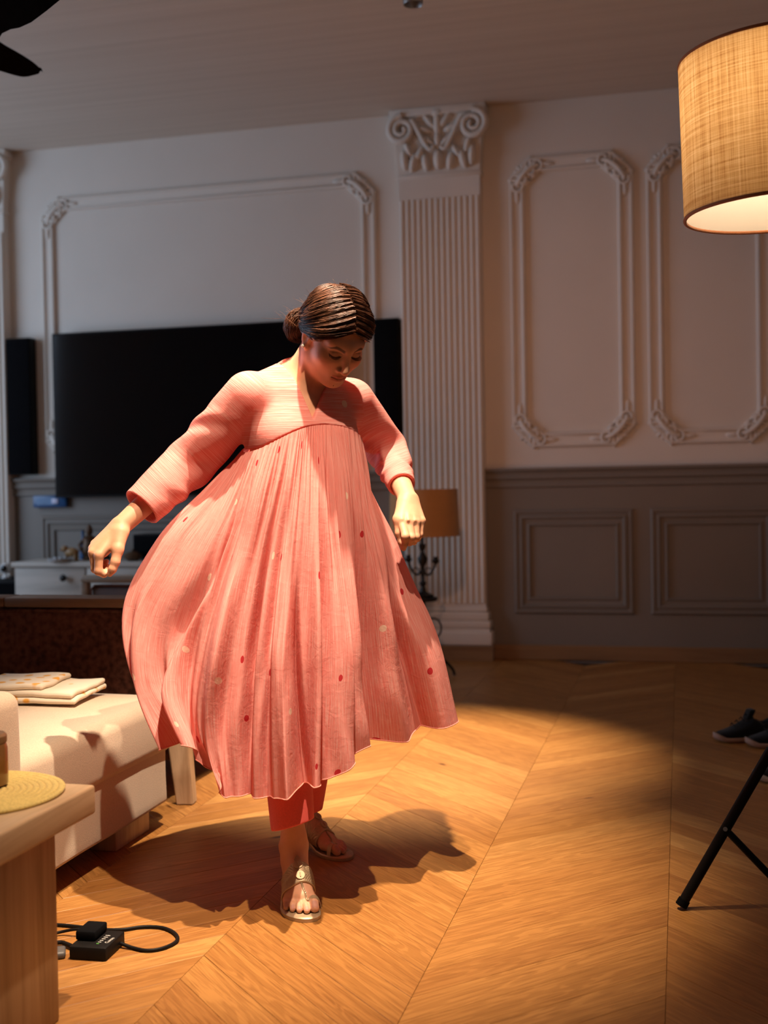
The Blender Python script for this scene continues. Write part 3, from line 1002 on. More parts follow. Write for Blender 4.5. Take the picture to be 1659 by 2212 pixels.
# ------------------------------------------------------------------ armchair with wooden frame behind the dark sofa
c0 = P(172, 1290, 5.45)
M_GREYCUSH = textile('grey_cushion', (0.20, 0.17, 0.17), scale=500)
M_PALEFRAME = wood('pale_beech', (0.30, 0.23, 0.16), (0.38, 0.30, 0.22), axis=0, scale=1.2)
ch = tag(empty('armchair', (c0[0] + 0.3, c0[1] + 0.3, 0)), 'pale wooden armchair with piped grey cushion behind the dark sofa', 'armchair')
cx0, cyb = c0[0], c0[1]
zt_ = P(172, 1243, 5.45)[2]
box('top_rail', (cx0, cyb, zt_ - 0.035), (cx0 + 0.58, cyb + 0.045, zt_), M_PALEFRAME, ch, 0.012)
for dx in (0.0, 0.54):
    box('back_post', (cx0 + dx, cyb + 0.004, 0.0), (cx0 + dx + 0.04, cyb + 0.041, zt_ - 0.034), M_PALEFRAME, ch, 0.006)
    box('front_leg', (cx0 + dx, cyb + 0.50, 0.0), (cx0 + dx + 0.04, cyb + 0.54, 0.52), M_PALEFRAME, ch, 0.006)
    box('armrest', (cx0 + dx - 0.005, cyb + 0.04, 0.52), (cx0 + dx + 0.045, cyb + 0.56, 0.55), M_PALEFRAME, ch, 0.008)
bc = box('back_cushion', (cx0 + 0.05, cyb + 0.012, 0.30), (cx0 + 0.53, cyb + 0.10, zt_ - 0.045), M_GREYCUSH, ch, 0.025, 4)
zz0, zz1, xx0, xx1 = 0.32, zt_ - 0.048, cx0 + 0.053, cx0 + 0.527
tube('piping', [(xx0, cyb + 0.010, zz0), (xx1, cyb + 0.010, zz0), (xx1, cyb + 0.010, zz1 - 0.02), (xx1 - 0.02, cyb + 0.010, zz1), (xx0 + 0.02, cyb + 0.010, zz1), (xx0, cyb + 0.010, zz1 - 0.02)], 0.006, M_VELVET, bc, 6, True)
box('seat', (cx0 + 0.042, cyb + 0.05, 0.20), (cx0 + 0.538, cyb + 0.53, 0.30), M_GREYCUSH, ch, 0.02, 3)

# ------------------------------------------------------------------ dark velvet sofa with wooden top rail
# back panel faces the viewer, its corner stands behind the dress, the side runs away to the right
Y0 = 3.62
q0 = YP(0, 1290, Y0)
ztop = YP(150, 1291, Y0)[2]
xc = YP(372, 1500, Y0)[0]
ds = tag(empty('velvet_sofa', (xc - 0.6, Y0 + 0.35, 0)), 'dark brown velvet sofa with wooden top rail, seen from behind', 'sofa')
XL = xc - 1.55
bm = bmesh.new()
vs = add_box(bm, (XL, Y0, 0.13), (xc, Y0 + 0.10, ztop - 0.035), 0.012, 2)
obj('back_panel', bm, M_VELVET, ds, True, 40)
bm = bmesh.new(); add_box(bm, (xc - 0.10, Y0 + 0.101, 0.13), (xc, Y0 + 0.80, ztop - 0.14), 0.012, 2); obj('side_panel', bm, M_VELVET, ds, True, 40)
bm = bmesh.new(); add_box(bm, (XL, Y0 + 0.101, 0.13), (XL + 0.10, Y0 + 0.80, ztop - 0.14), 0.012, 2); obj('side_panel', bm, M_VELVET, ds, True, 40)
box('seat_base', (XL + 0.101, Y0 + 0.101, 0.13), (xc - 0.101, Y0 + 0.80, 0.30), M_VELVET, ds, 0.01)
for i in range(2):
    a = XL + 0.104 + i * (xc - XL - 0.208) / 2
    box('seat_cushion', (a + 0.002, Y0 + 0.13, 0.301), (a + (xc - XL - 0.208) / 2 - 0.002, Y0 + 0.82, 0.42), M_VELVET, ds, 0.03, 3)
box('top_rail', (XL - 0.01, Y0 - 0.014, ztop - 0.034), (xc - 0.62, Y0 + 0.11, ztop), M_RAILWOOD, ds, 0.008)
box('top_rail', (xc - 0.618, Y0 - 0.014, ztop - 0.034), (xc + 0.012, Y0 + 0.11, ztop), M_RAILWOOD, ds, 0.008)
tube('piping', [(XL, Y0 - 0.004, ztop - 0.045), (xc, Y0 - 0.004, ztop - 0.045)], 0.006, M_VELVET, ds, 6)


def splay_leg(top, foot, w=0.034):
    bm = bmesh.new()
    a, b_ = Vector(top), Vector(foot)
    ux, uy = Vector((1, 0.15, 0)).normalized(), Vector((-0.15, 1, 0)).normalized()
    A = [bm.verts.new(a + ux * sx * w * 1.05 + uy * sy * w) for sx, sy in ((-1, -1), (1, -1), (1, 1), (-1, 1))]
    B = [bm.verts.new(b_ + ux * sx * w * 0.85 + uy * sy * w * 0.8) for sx, sy in ((-1, -1), (1, -1), (1, 1), (-1, 1))]
    bm.faces.new(A); bm.faces.new(B[::-1])
    for k in range(4): bm.faces.new((A[k], B[k], B[(k + 1) % 4], A[(k + 1) % 4]))
    bmesh.ops.bevel(bm, geom=list(bm.edges), offset=0.004, segments=2, affect='EDGES')
    return obj('leg', bm, M_LEGWOOD, ds, True, 40)


lf = FL(398, 1738)
lt = P(306, 1600, 3.62)
splay_leg((lt[0], Y0 - 0.045, lt[2] + 0.03), (lf[0], lf[1] + 0.02, 0.0))
splay_leg((XL + 0.1, Y0 + 0.05, 0.14), (XL + 0.02, Y0 - 0.03, 0.0))
splay_leg((xc - 0.1, Y0 + 0.72, 0.14), (xc - 0.05, Y0 + 0.76, 0.0))
splay_leg((XL + 0.1, Y0 + 0.72, 0.14), (XL + 0.05, Y0 + 0.76, 0.0))

# ------------------------------------------------------------------ cream upholstered daybed
XR = -1.545
YF = 3.36
sf = tag(empty('cream_sofa', (-2.0, 2.9, 0)), 'cream upholstered sofa end with thick seat cushion at left', 'sofa')


def puffy(name, lo, hi, mat, parent, bev, crown=0.02, seg=5):
    bm = bmesh.new()
    add_box(bm, lo, hi, bev, seg)
    bmesh.ops.subdivide_edges(bm, edges=[e for e in bm.edges if e.calc_length() > 0.12], cuts=8, use_grid_fill=True)
    cx, cy = (lo[0] + hi[0]) / 2, (lo[1] + hi[1]) / 2
    hx, hy = (hi[0] - lo[0]) / 2, (hi[1] - lo[1]) / 2
    zc = (lo[2] + hi[2]) / 2
    for v in bm.verts:
        u, t = (v.co.x - cx) / hx, (v.co.y - cy) / hy
        k = max(0, 1 - u ** 4) * max(0, 1 - t ** 4)
        if v.co.z > zc: v.co.z += crown * k
        v.co += 0.003 * Vector(noise.noise_vector(v.co * 6))
    return obj(name, bm, mat, parent, True)


puffy('base', (-2.75, 1.75, 0.075), (XR, YF - 0.03, 0.266), M_CREAM, sf, 0.014, 0.0, 4)
sc1 = puffy('seat_cushion', (-2.45, 2.30, 0.232), (XR + 0.014, YF + 0.01, 0.40), M_CREAM, sf, 0.038, 0.02, 6)
tube('piping', [(XR - 0.004, YF - 0.03, 0.372), (XR - 0.002, 3.0, 0.378), (XR - 0.002, 2.6, 0.378), (XR - 0.004, 2.34, 0.372)], 0.0025, M_CREAM, sc1, 6)
pa = P(44, 1560, 2.72)
puffy('armrest', (-2.75, 2.05, 0.255), (pa[0], pa[1] + 0.02, 0.575), M_CREAM, sf, 0.035, 0.012, 5)
puffy('backrest', (-2.95, 1.75, 0.075), (-2.752, YF - 0.03, 0.72), M_CREAM, sf, 0.04, 0.0, 4)
for y in (YF - 0.30, 1.85):
    for x in (XR - 0.10, -2.70):
        box('block_leg', (x - 0.02, y, 0.0), (x + 0.06, y + 0.22, 0.08), M_RAILWOOD if x < -2 else M_LEGWOOD, sf, 0.004)


def dotted_cloth():
    mt, nt, b = mat_new('white_cloth_orange_dots')
    tc = N(nt, 'ShaderNodeTexCoord')
    vo = N(nt, 'ShaderNodeTexVoronoi', inp={'Scale': 19.0, 'Randomness': 0.35})
    nt.links.new(tc.outputs['Object'], vo.inputs['Vector'])
    nt.links.new(ramp(nt, vo.outputs['Distance'], [(0.22, (0.75, 0.36, 0.06)), (0.30, (0.78, 0.66, 0.52))]), b.inputs['Base Color'])
    b.inputs['Roughness'].default_value = 0.95
    return mt


M_DOTS = dotted_cloth()
fcl = tag(empty('folded_cloth', tuple(FL(105, 1510, 0.42))), 'folded white cloth with orange dots lying on the cream sofa', 'cloth')
cc = FL(95, 1512, 0.425)
bm = bmesh.new()
for i, (dz, sx, sy, ro) in enumerate(((0.0, 0.17, 0.13, 0.02), (0.017, 0.165, 0.125, -0.02), (0.034, 0.11, 0.115, 0.03))):
    vs = add_box(bm, (-sx + (-0.05 if i == 2 else 0), -sy, 0), (sx + (-0.05 if i == 2 else 0), sy, 0.016), 0.0075, 3, Matrix.Translation((cc[0] - 0.05, cc[1] + 0.05, 0.424 + dz)) @ Matrix.Rotation(0.1 + ro, 4, 'Z'))
bmesh.ops.subdivide_edges(bm, edges=[e for e in bm.edges if e.calc_length() > 0.06], cuts=7, use_grid_fill=True)
for v in bm.verts:
    v.co.z += 0.006 * noise.noise(v.co * 14) + 0.004
    v.co.x += 0.006 * noise.noise(v.co * 9 + Vector((3, 0, 0)))
obj('folds', bm, M_DOTS, fcl, True)

# ------------------------------------------------------------------ side table in the foreground
TT = 0.455
k1 = FL(207, 1694, TT)
TX, TYF = k1[0], k1[1]
tb = tag(empty('side_table', (TX - 0.35, TYF - 0.3, 0)), 'pale wooden side table with thick top in the lower left corner', 'side table')
box('top', (TX - 0.345, TYF - 0.80, TT - 0.058), (TX, TYF, TT), M_TABLEWOOD, tb, 0.007, 3)
kl = FL(130, 2203)
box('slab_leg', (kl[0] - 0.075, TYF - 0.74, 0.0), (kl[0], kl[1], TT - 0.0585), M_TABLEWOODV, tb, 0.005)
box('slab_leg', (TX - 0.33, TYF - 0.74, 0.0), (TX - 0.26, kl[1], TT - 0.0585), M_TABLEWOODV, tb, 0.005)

M_STRAW = textile('yellow_braided_mat', (0.62, 0.46, 0.16), scale=700, amt=0.2, bump=0.6)
mt_e = FL(125, 1722, TT)
R_MAT = 0.17
mc = (mt_e[0] - R_MAT * 0.985, mt_e[1] - 0.02, TT)
pm = tag(empty('placemat', mc), 'round braided yellow placemat on the pale side table', 'placemat')
nr = 14
for i in range(nr):
    r_ = R_MAT * (i + 0.5) / nr
    pts = [(mc[0] + r_ * math.cos(a), mc[1] + r_ * math.sin(a), TT + 0.0045) for a in [2 * PI * k / 56 for k in range(56)]]
    bm = bmesh.new()
    add_tube(bm, pts, R_MAT / nr * 0.56, 8, True)
    for v in bm.verts: v.co.z = TT + (v.co.z - TT - 0.0045) * 0.66 + 0.0045 + 0.0006 * math.sin(60 * math.atan2(v.co.y - mc[1], v.co.x - mc[0]))
    obj('braid_ring', bm, M_STRAW, pm, True)
ge = FL(8, 1702, TT + 0.009)
M_AMBER = plain('amber_glass', (0.20, 0.085, 0.02), 0.12, noise_amt=0.15, coat=0.5)
jr = tag(empty('amber_jar', (ge[0] - 0.036, ge[1] + 0.01, TT + 0.009)), 'amber glass jar standing on the yellow placemat', 'jar')
lathe('body', [(0.030, 0.0), (0.035, 0.004), (0.036, 0.020), (0.0355, 0.075), (0.033, 0.084)], (ge[0] - 0.037, ge[1] + 0.01, TT + 0.009), M_AMBER, jr, 28)
lathe('lid', [(0.0335, 0.0845), (0.0345, 0.087), (0.0345, 0.098), (0.030, 0.103), (0.01, 0.104)], (ge[0] - 0.037, ge[1] + 0.01, TT + 0.009), M_RAILWOOD, jr, 28)

# ------------------------------------------------------------------ battery charger and its cable
A = FL(149, 2073); B = FL(229, 2078); D = FL(253, 2054)
ux = Vector(B - A); L1 = ux.length; ux.normalize()
uy = Vector((-ux.y, ux.x, 0))
L2 = 0.105
Mc = Matrix(((ux.x, uy.x, 0, A[0]), (ux.y, uy.y, 0, A[1]), (0, 0, 1, 0), (0, 0, 0, 1)))
chg = tag(empty('battery_charger', (A[0], A[1], 0)), 'black battery charger with a battery on top lying on the floor', 'charger')
body = box('case', (0, 0, 0.0), (L1, L2, 0.030), M_BLACK, chg, 0.004, 2, Mc)
box('battery', (0.0, 0.032, 0.0302), (L1 * 0.55, 0.100, 0.052), M_MATTEBLACK, chg, 0.005, 2, Mc)
M_PRINT = plain('white_print', (0.6, 0.58, 0.55), 0.6)
M_LED = plain('green_mark', (0.15, 0.5, 0.1), 0.5)
for i, y in enumerate((0.022, 0.031, 0.040, 0.050, 0.060, 0.070)):
    box('printed_mark', (L1 * 0.63, y, 0.0301), (L1 * 0.63 + 0.006 + 0.001 * i, y + 0.0025, 0.0304), M_LED if i == 0 else M_PRINT, chg, 0, 2, Mc)
tcu = bpy.data.curves.new('brand_lettering', 'FONT')
tcu.body = 'Canon'
tcu.size = 0.012
tcu.extrude = 0.0002
to = bpy.data.objects.new('brand_lettering_tmp', tcu)
col.objects.link(to)
dg = bpy.context.evaluated_depsgraph_get()
tme = bpy.data.meshes.new_from_object(to.evaluated_get(dg))
bpy.data.objects.remove(to)
tme.materials.clear(); tme.materials.append(M_PRINT)
tme.transform(Mc @ Matrix.Translation((L1 * 0.90, 0.028, 0.0303)) @ Matrix.Rotation(PI / 2 - 0.12, 4, 'Z'))
lo_ = bpy.data.objects.new('lettering', tme)
col.objects.link(lo_)
attach(lo_, chg)


def cable(name, pix, r, mat, parent, z=0.004, zs=None):
    pts = [FL(a, b_, (zs[i] if zs else z)) for i, (a, b_) in enumerate(pix)]
    return tube(name, dense(pts, len(pix) * 6), r, mat, parent, 8)


cable('power_cord', [(247, 2030), (262, 2038), (285, 2047), (315, 2053), (345, 2050), (372, 2040), (384, 2028), (376, 2015), (355, 2005), (330, 2002), (300, 2003), (265, 2008), (225, 2008), (180, 2003), (128, 1998), (60, 1996)], 0.0042, M_BLACK, chg, zs=[0.014, 0.010] + [0.0045] * 14)
cable('second_cord', [(236, 2018), (215, 2012), (190, 2007), (160, 2008), (128, 2014), (60, 2030)], 0.0036, M_BLACK, chg, zs=[0.016, 0.017, 0.018, 0.016, 0.008, 0.005])
cable('plug_lead', [(155, 2044), (140, 2038), (128, 2036), (70, 2040)], 0.0052, M_BLACK, chg, z=0.008)
ad = tag(empty('grey_adapter', tuple(FL(120, 2072))), 'small dark grey adapter beside the table leg', 'adapter')
pa2 = FL(146, 2070)
Mg = Matrix.Translation((pa2[0] - 0.055, pa2[1] - 0.012, 0)) @ Matrix.Rotation(0.5, 4, 'Z')
box('case', (-0.05, -0.02, 0), (0.05, 0.025, 0.016), plain('grey_plastic', (0.09, 0.085, 0.085), 0.5), ad, 0.006, 3, Mg)
box('plug_pin', (-0.062, 0.0, 0.006), (-0.05, 0.006, 0.010), M_STEEL, ad, 0.001, 1, Mg)

# ------------------------------------------------------------------ shoes at the right edge
M_SHOE = textile('black_knit', (0.010, 0.010, 0.011), scale=900, amt=0.3, bump=0.5)
M_SOLE = plain('pinkish_rubber', (0.40, 0.26, 0.20), 0.6, noise_amt=0.06)
M_SOLEW = plain('pale_rubber', (0.5, 0.46, 0.42), 0.6, noise_amt=0.06)


def sneaker(solemat, lab, loc, rz):
    root = tag(empty('sneaker', (0, 0, 0)), lab, 'shoe', 'shoes left at the right edge')
    L = 0.275
    def outline(t):   # half widths left and right at t along the shoe
        wl = 0.030 + 0.018 * math.sin(PI * min(1, t * 1.05)) ** 0.7 + 0.006 * t
        e = max(0.0, 1 - ((t - 0.5) / 0.5) ** 6) ** 0.5
        return wl * e
    n, k = 26, 16
    bm = bmesh.new()
    rings = []
    for i in range(n + 1):
        t = i / n
        y = L * t
        wv = max(0.004, outline(t))
        zt_ = 0.034 - 0.012 * t + 0.020 * max(0, t - 0.85) / 0.15
        zl = 0.0 + 0.020 * (max(0, t - 0.82) / 0.18) ** 2 + 0.006 * (max(0, 0.1 - t) / 0.1)
        ring = []
        for j in range(k):
            a = 2 * PI * j / k
            c_, s_ = math.cos(a), math.sin(a)
            sx = math.copysign(abs(c_) ** 0.55, c_)
            sz = math.copysign(abs(s_) ** 0.55, s_)
            ring.append(bm.verts.new((wv * 1.04 * sx, y, (zt_ + zl) / 2 + sz * (zt_ - zl) / 2)))
        rings.append(ring)
    for i in range(n):
        for j in range(k): bm.faces.new((rings[i][j], rings[i][(j + 1) % k], rings[i + 1][(j + 1) % k], rings[i + 1][j]))
    bm.faces.new(rings[0][::-1]); bm.faces.new(rings[-1])
    obj('sole', bm, solemat, root, True, 60)
    bm = bmesh.new()
    rings = []
    for i in range(n + 1):
        t = i / n
        y = 0.006 + (L - 0.014) * t
        wv = max(0.003, outline(t) * 0.95)
        zb_ = 0.030 - 0.012 * t + 0.018 * max(0, t - 0.85) / 0.15
        # height of the upper: heel collar high, tongue, falling to toe
        hts = [(0, 0.085), (0.06, 0.098), (0.16, 0.080), (0.27, 0.075), (0.36, 0.098), (0.42, 0.105), (0.5, 0.086), (0.65, 0.064), (0.8, 0.050), (0.93, 0.042), (1.0, 0.030)]
        for (ta, ha), (tb_, hb) in zip(hts, hts[1:]):
            if ta <= t <= tb_: hh = ha + (hb - ha) * (t - ta) / (tb_ - ta)
        ring = []
        opening = 0.05 < t < 0.42
        for j in range(k):
            a = PI * (-0.08 + 1.16 * j / (k - 1))
            c_, s_ = math.cos(a), math.sin(a)
            r_ = wv * math.copysign(abs(c_) ** 0.8, c_)
            zz = zb_ + max(0, s_) ** 0.8 * (hh - zb_) + min(0, s_) * 0.01
            if opening and s_ > 0.86:
                zz -= 0.045 * (s_ - 0.86) / 0.14
            ring.append(bm.verts.new((r_, y, zz)))
        rings.append(ring)
    for i in range(n):
        for j in range(k - 1): bm.faces.new((rings[i][j], rings[i][j + 1], rings[i + 1][j + 1], rings[i + 1][j]))
    bm.faces.new(rings[0][::-1]); bm.faces.new(rings[-1])
    obj('upper', bm, M_SHOE, root, True)
    bm = bmesh.new(); vs = add_box(bm, (-0.022, 0.10, 0.085), (0.022, 0.125, 0.125), 0.006, 2)
    for v in vs: v.co.y += (0.125 - v.co.z) * 0.5
    obj('tongue', bm, M_SHOE, root, True, 40)
    for i in range(4):
        y = 0.135 + i * 0.019
        zl = 0.100 - i * 0.011
        tube('lace', [(-0.022, y, zl - 0.008), (0, y + 0.004, zl + 0.006), (0.022, y, zl - 0.008)], 0.0025, M_BLACK, root, 6)
    root.location = loc
    root.rotation_euler.z = rz
    return root


def shoe_at(toe, lab, rz, mat):
    t = FL(*toe)
    L = 0.275
    d = Vector((-math.sin(rz), math.cos(rz), 0))
    return sneaker(mat, lab, (t[0] - d.x * L, t[1] - d.y * L, 0), rz)


shoe_at((1541, 1603), 'black sneaker with pinkish sole, left one of the pair', 1.98, M_SOLE)
shoe_at((1610, 1614), 'black sneaker with pinkish sole cut by the right picture edge', 1.92, M_SOLE)
shoe_at((1627, 1688), 'black shoe with pale sole behind the tripod leg', 1.85, M_SOLEW)

# ------------------------------------------------------------------ burlap lamp on a black tripod at the right edge
def burlap():
    mt = bpy.data.materials.new('burlap_shade')
    mt.use_nodes = True
    nt = mt.node_tree
    nt.nodes.remove(nt.nodes['Principled BSDF'])
    out = nt.nodes['Material Output']
    uv = N(nt, 'ShaderNodeUVMap')
    cols = []
    acc = None
    for sv, amt in (((160, 2.2, 1), 1.0), ((3.0, 150, 1), 1.0), ((420, 8, 1), 0.6), ((9, 420, 1), 0.6)):
        mp = N(nt, 'ShaderNodeMapping')
        mp.inputs['Scale'].default_value = sv
        nt.links.new(uv.outputs[0], mp.inputs[0])
        nz = N(nt, 'ShaderNodeTexNoise', inp={'Scale': 1.0, 'Detail': 3.0, 'Roughness': 0.6})
        nt.links.new(mp.outputs[0], nz.inputs['Vector'])
        ml = N(nt, 'ShaderNodeMath', operation='MULTIPLY', inp={1: amt / 3.2})
        nt.links.new(nz.outputs[0], ml.inputs[0])
        if acc is None: acc = ml.outputs[0]
        else:
            ad_ = N(nt, 'ShaderNodeMath', operation='ADD')
            nt.links.new(acc, ad_.inputs[0]); nt.links.new(ml.outputs[0], ad_.inputs[1])
            acc = ad_.outputs[0]
    c = ramp(nt, acc, [(0.38, (0.36, 0.17, 0.055)), (0.50, (0.64, 0.42, 0.20)), (0.62, (0.80, 0.62, 0.38))])
    df = N(nt, 'ShaderNodeBsdfDiffuse')
    tr = N(nt, 'ShaderNodeBsdfTranslucent')
    mx = N(nt, 'ShaderNodeMixShader', inp={0: 0.55})
    nt.links.new(c, df.inputs[0]); nt.links.new(c, tr.inputs[0])
    nt.links.new(df.outputs[0], mx.inputs[1]); nt.links.new(tr.outputs[0], mx.inputs[2])
    nt.links.new(mx.outputs[0], out.inputs[0])
    return mt


def thin_white():
    mt = bpy.data.materials.new('white_shade_lining')
    mt.use_nodes = True
    nt = mt.node_tree
    nt.nodes.remove(nt.nodes['Principled BSDF'])
    out = nt.nodes['Material Output']
    df = N(nt, 'ShaderNodeBsdfDiffuse', inp={0: (0.85, 0.80, 0.74, 1)})
    tr = N(nt, 'ShaderNodeBsdfTranslucent', inp={0: (0.85, 0.78, 0.68, 1)})
    mx = N(nt, 'ShaderNodeMixShader', inp={0: 0.5})
    nt.links.new(df.outputs[0], mx.inputs[1]); nt.links.new(tr.outputs[0], mx.inputs[2])
    nt.links.new(mx.outputs[0], out.inputs[0])
    return mt


M_BURLAP = burlap()
M_LINING = thin_white()
foot0 = FL(1473, 1964)
piv = Vector((foot0[0] + 0.236, foot0[1] + 0.062, 0))
SD = 2.80
fl = tag(empty('floor_lamp', (piv.x, piv.y, 0)), 'glowing burlap drum lamp on a black tripod stand at the right edge', 'lamp')
s0 = P(1689, 458, SD)
RS = 205 * SD / FPX
HS = 334 * SD / FPX
ax = (Vector((0, 0, 1)) + Vector(CR) * -0.028 + Vector(CF) * 0.0).normalized()
Ms = Matrix.Translation(Vector(s0)) @ Vector((0, 0, 1)).rotation_difference(ax).to_matrix().to_4x4()


def drum(name, r, z0, z1, mat, parent, n=72):
    bm = bmesh.new()
    uvl = bm.loops.layers.uv.new('UVMap')
    m_ = 6
    R_ = [[bm.verts.new(Ms @ Vector((r * math.cos(2 * PI * k / n), r * math.sin(2 * PI * k / n), z0 + (z1 - z0) * j / m_))) for k in range(n)] for j in range(m_ + 1)]
    for j in range(m_):
        for k in range(n):
            f = bm.faces.new((R_[j][k], R_[j][(k + 1) % n], R_[j + 1][(k + 1) % n], R_[j + 1][k]))
            for lp, (a, b_) in zip(f.loops, ((k, j), (k + 1, j), (k + 1, j + 1), (k, j + 1))):
                lp[uvl].uv = (a / n * 2 * PI * r, z0 + (z1 - z0) * b_ / m_)
    return obj(name, bm, mat, parent, True)


sh = drum('shade', RS, 0.0, HS, M_BURLAP, fl)
drum('lining', RS - 0.004, 0.001, HS - 0.001, M_LINING, sh)
M_TRIM = textile('rust_trim', (0.32, 0.12, 0.05), scale=900)
for z in (0.0, HS):
    pts = [Ms @ Vector(((RS - 0.002) * math.cos(2 * PI * k / 72), (RS - 0.002) * math.sin(2 * PI * k / 72), z)) for k in range(72)]
    tube('rim', pts, 0.0045, M_TRIM, sh, 8, True)
lamp_c = Ms @ Vector((0, 0, HS * 0.5))
neck = Ms @ Vector((0, 0, HS * 0.1))
tube('pole', [(piv.x, piv.y, 0.05), (piv.x, piv.y, 1.2), tuple(neck)], 0.011, M_BLACK, fl, 12)
for k in range(3):
    a = 2 * PI * k / 3
    tube('spider', [tuple(Ms @ Vector((0, 0, HS * 0.85))), tuple(Ms @ Vector(((RS - 0.003) * math.cos(a), (RS - 0.003) * math.sin(a), HS - 0.006)))], 0.002, M_BLACK, fl, 6)
bm = bmesh.new(); add_lathe(bm, [(0.012, HS * 0.1), (0.018, HS * 0.14), (0.018, HS * 0.28), (0.012, HS * 0.30)], (0, 0, 0), 14, Ms)
obj('socket', bm, M_BLACK, fl, True, 40)
mb, ntb, bb = mat_new('warm_bulb_glass')
bb.inputs['Emission Color'].default_value = (1.0, 0.78, 0.5, 1)
bb.inputs['Emission Strength'].default_value = 6.0
bm = bmesh.new(); add_lathe(bm, [(0.012, HS * 0.30), (0.018, HS * 0.36), (0.031, HS * 0.46), (0.031, HS * 0.54), (0.018, HS * 0.61), (0.003, HS * 0.63)], (0, 0, 0), 18, Ms)
obj('bulb', bm, mb, fl, True)
pl = bpy.data.lights.new('lamp_glow', 'POINT')
pl.energy = 8.5
pl.color = (1.0, 0.80, 0.56)
pl.shadow_soft_size = 0.04
plo = bpy.data.objects.new('lamp_glow', pl)
col.objects.link(plo)
plo.location = Ms @ Vector((0, 0, HS * 0.75))
TOPZ = 0.385
lathe('upper_collar', [(0.016, TOPZ - 0.02), (0.024, TOPZ - 0.015), (0.024, TOPZ + 0.03), (0.016, TOPZ + 0.035)], (piv.x, piv.y, 0), M_BLACK, fl, 16)
lathe('lower_collar', [(0.016, 0.05), (0.022, 0.055), (0.022, 0.085), (0.016, 0.09)], (piv.x, piv.y, 0), M_BLACK, fl, 16)
bd = Vector((foot0[0] - piv.x, foot0[1] - piv.y, 0))
for k in range(3):
    d = Matrix.Rotation(2 * PI * k / 3, 3, 'Z') @ bd
    top = Vector((piv.x, piv.y, TOPZ)) + d.normalized() * 0.022
    ft = Vector((piv.x, piv.y, 0.012)) + d
    lg = tube('leg', [top, ft], 0.0125, M_BLACK, fl, 12)
    tube('rubber_foot', [ft + (top - ft) * 0.03, ft - (top - ft).normalized() * 0.004], [0.0145, 0.0150], M_MATTEBLACK, lg, 12)
    jn = ft + (top - ft) * 0.485
    side = d.cross(Vector((0, 0, 1))).normalized()
    lowp = Vector((piv.x, piv.y, 0.068)) + d.normalized() * 0.02
    for sg in ((1,) if k else (1,)):
        tube('brace', [jn + side * 0.0, lowp + side * 0.0], 0.0085, M_BLACK, fl, 8)
    vd = Vector(CO) - jn; vd.normalize()
    tube('rivet', [jn + vd * 0.010, jn + vd * 0.0155], 0.0055, M_STEEL, lg, 10)

# ------------------------------------------------------------------ implicit surfaces for the figure
f32 = np.float32


def A3(*a): return np.asarray(a, dtype=f32)


def RC(a, b, r1, r2=None):
    a = np.asarray(a, f32); b = np.asarray(b, f32)
    r2 = r1 if r2 is None else r2
    ba = b - a
    L = float(ba @ ba) + 1e-12
    def f(p):
        pa = p - a
        h = np.clip((pa @ ba) / L, 0, 1)
        q = pa - h[..., None] * ba
        return np.sqrt((q * q).sum(-1)) - (r1 + (r2 - r1) * h)
    return f


def EL(c, rad, R=None):
    c = np.asarray(c, f32); rad = np.asarray(rad, f32)
    R = np.eye(3, dtype=f32) if R is None else np.asarray(R, f32)   # rows = axes
    def f(p):
        q = (p - c) @ R.T
        a = q / rad
        k0 = np.sqrt((a * a).sum(-1)) + 1e-6
        b = a / rad
        k1 = np.sqrt((b * b).sum(-1)) + 1e-6
        return k0 * (k0 - 1) / k1
    return f


def PLN(pt, n):
    """negative on the side away from n"""
    pt = np.asarray(pt, f32); n = np.asarray(n, f32); n = n / np.linalg.norm(n)
    return lambda p: (p - pt) @ n


def smin(a, b, k):
    h = np.clip(0.5 + 0.5 * (b - a) / k, 0, 1)
    return b * (1 - h) + a * h - k * h * (1 - h)


def apply_op(d, op, dp, k):
    if op == 'u': return smin(d, dp, k)
    if op == 's': return -smin(-d, dp, k)
    if op == 'i': return -smin(-d, -dp, k)
    if op == 'd': return d + dp      # displacement


def sdf(ops, p):
    d = np.full(p.shape[:-1], 1.0, f32)
    for op, f, k in ops: d = apply_op(d, op, f(p), k)
    return d


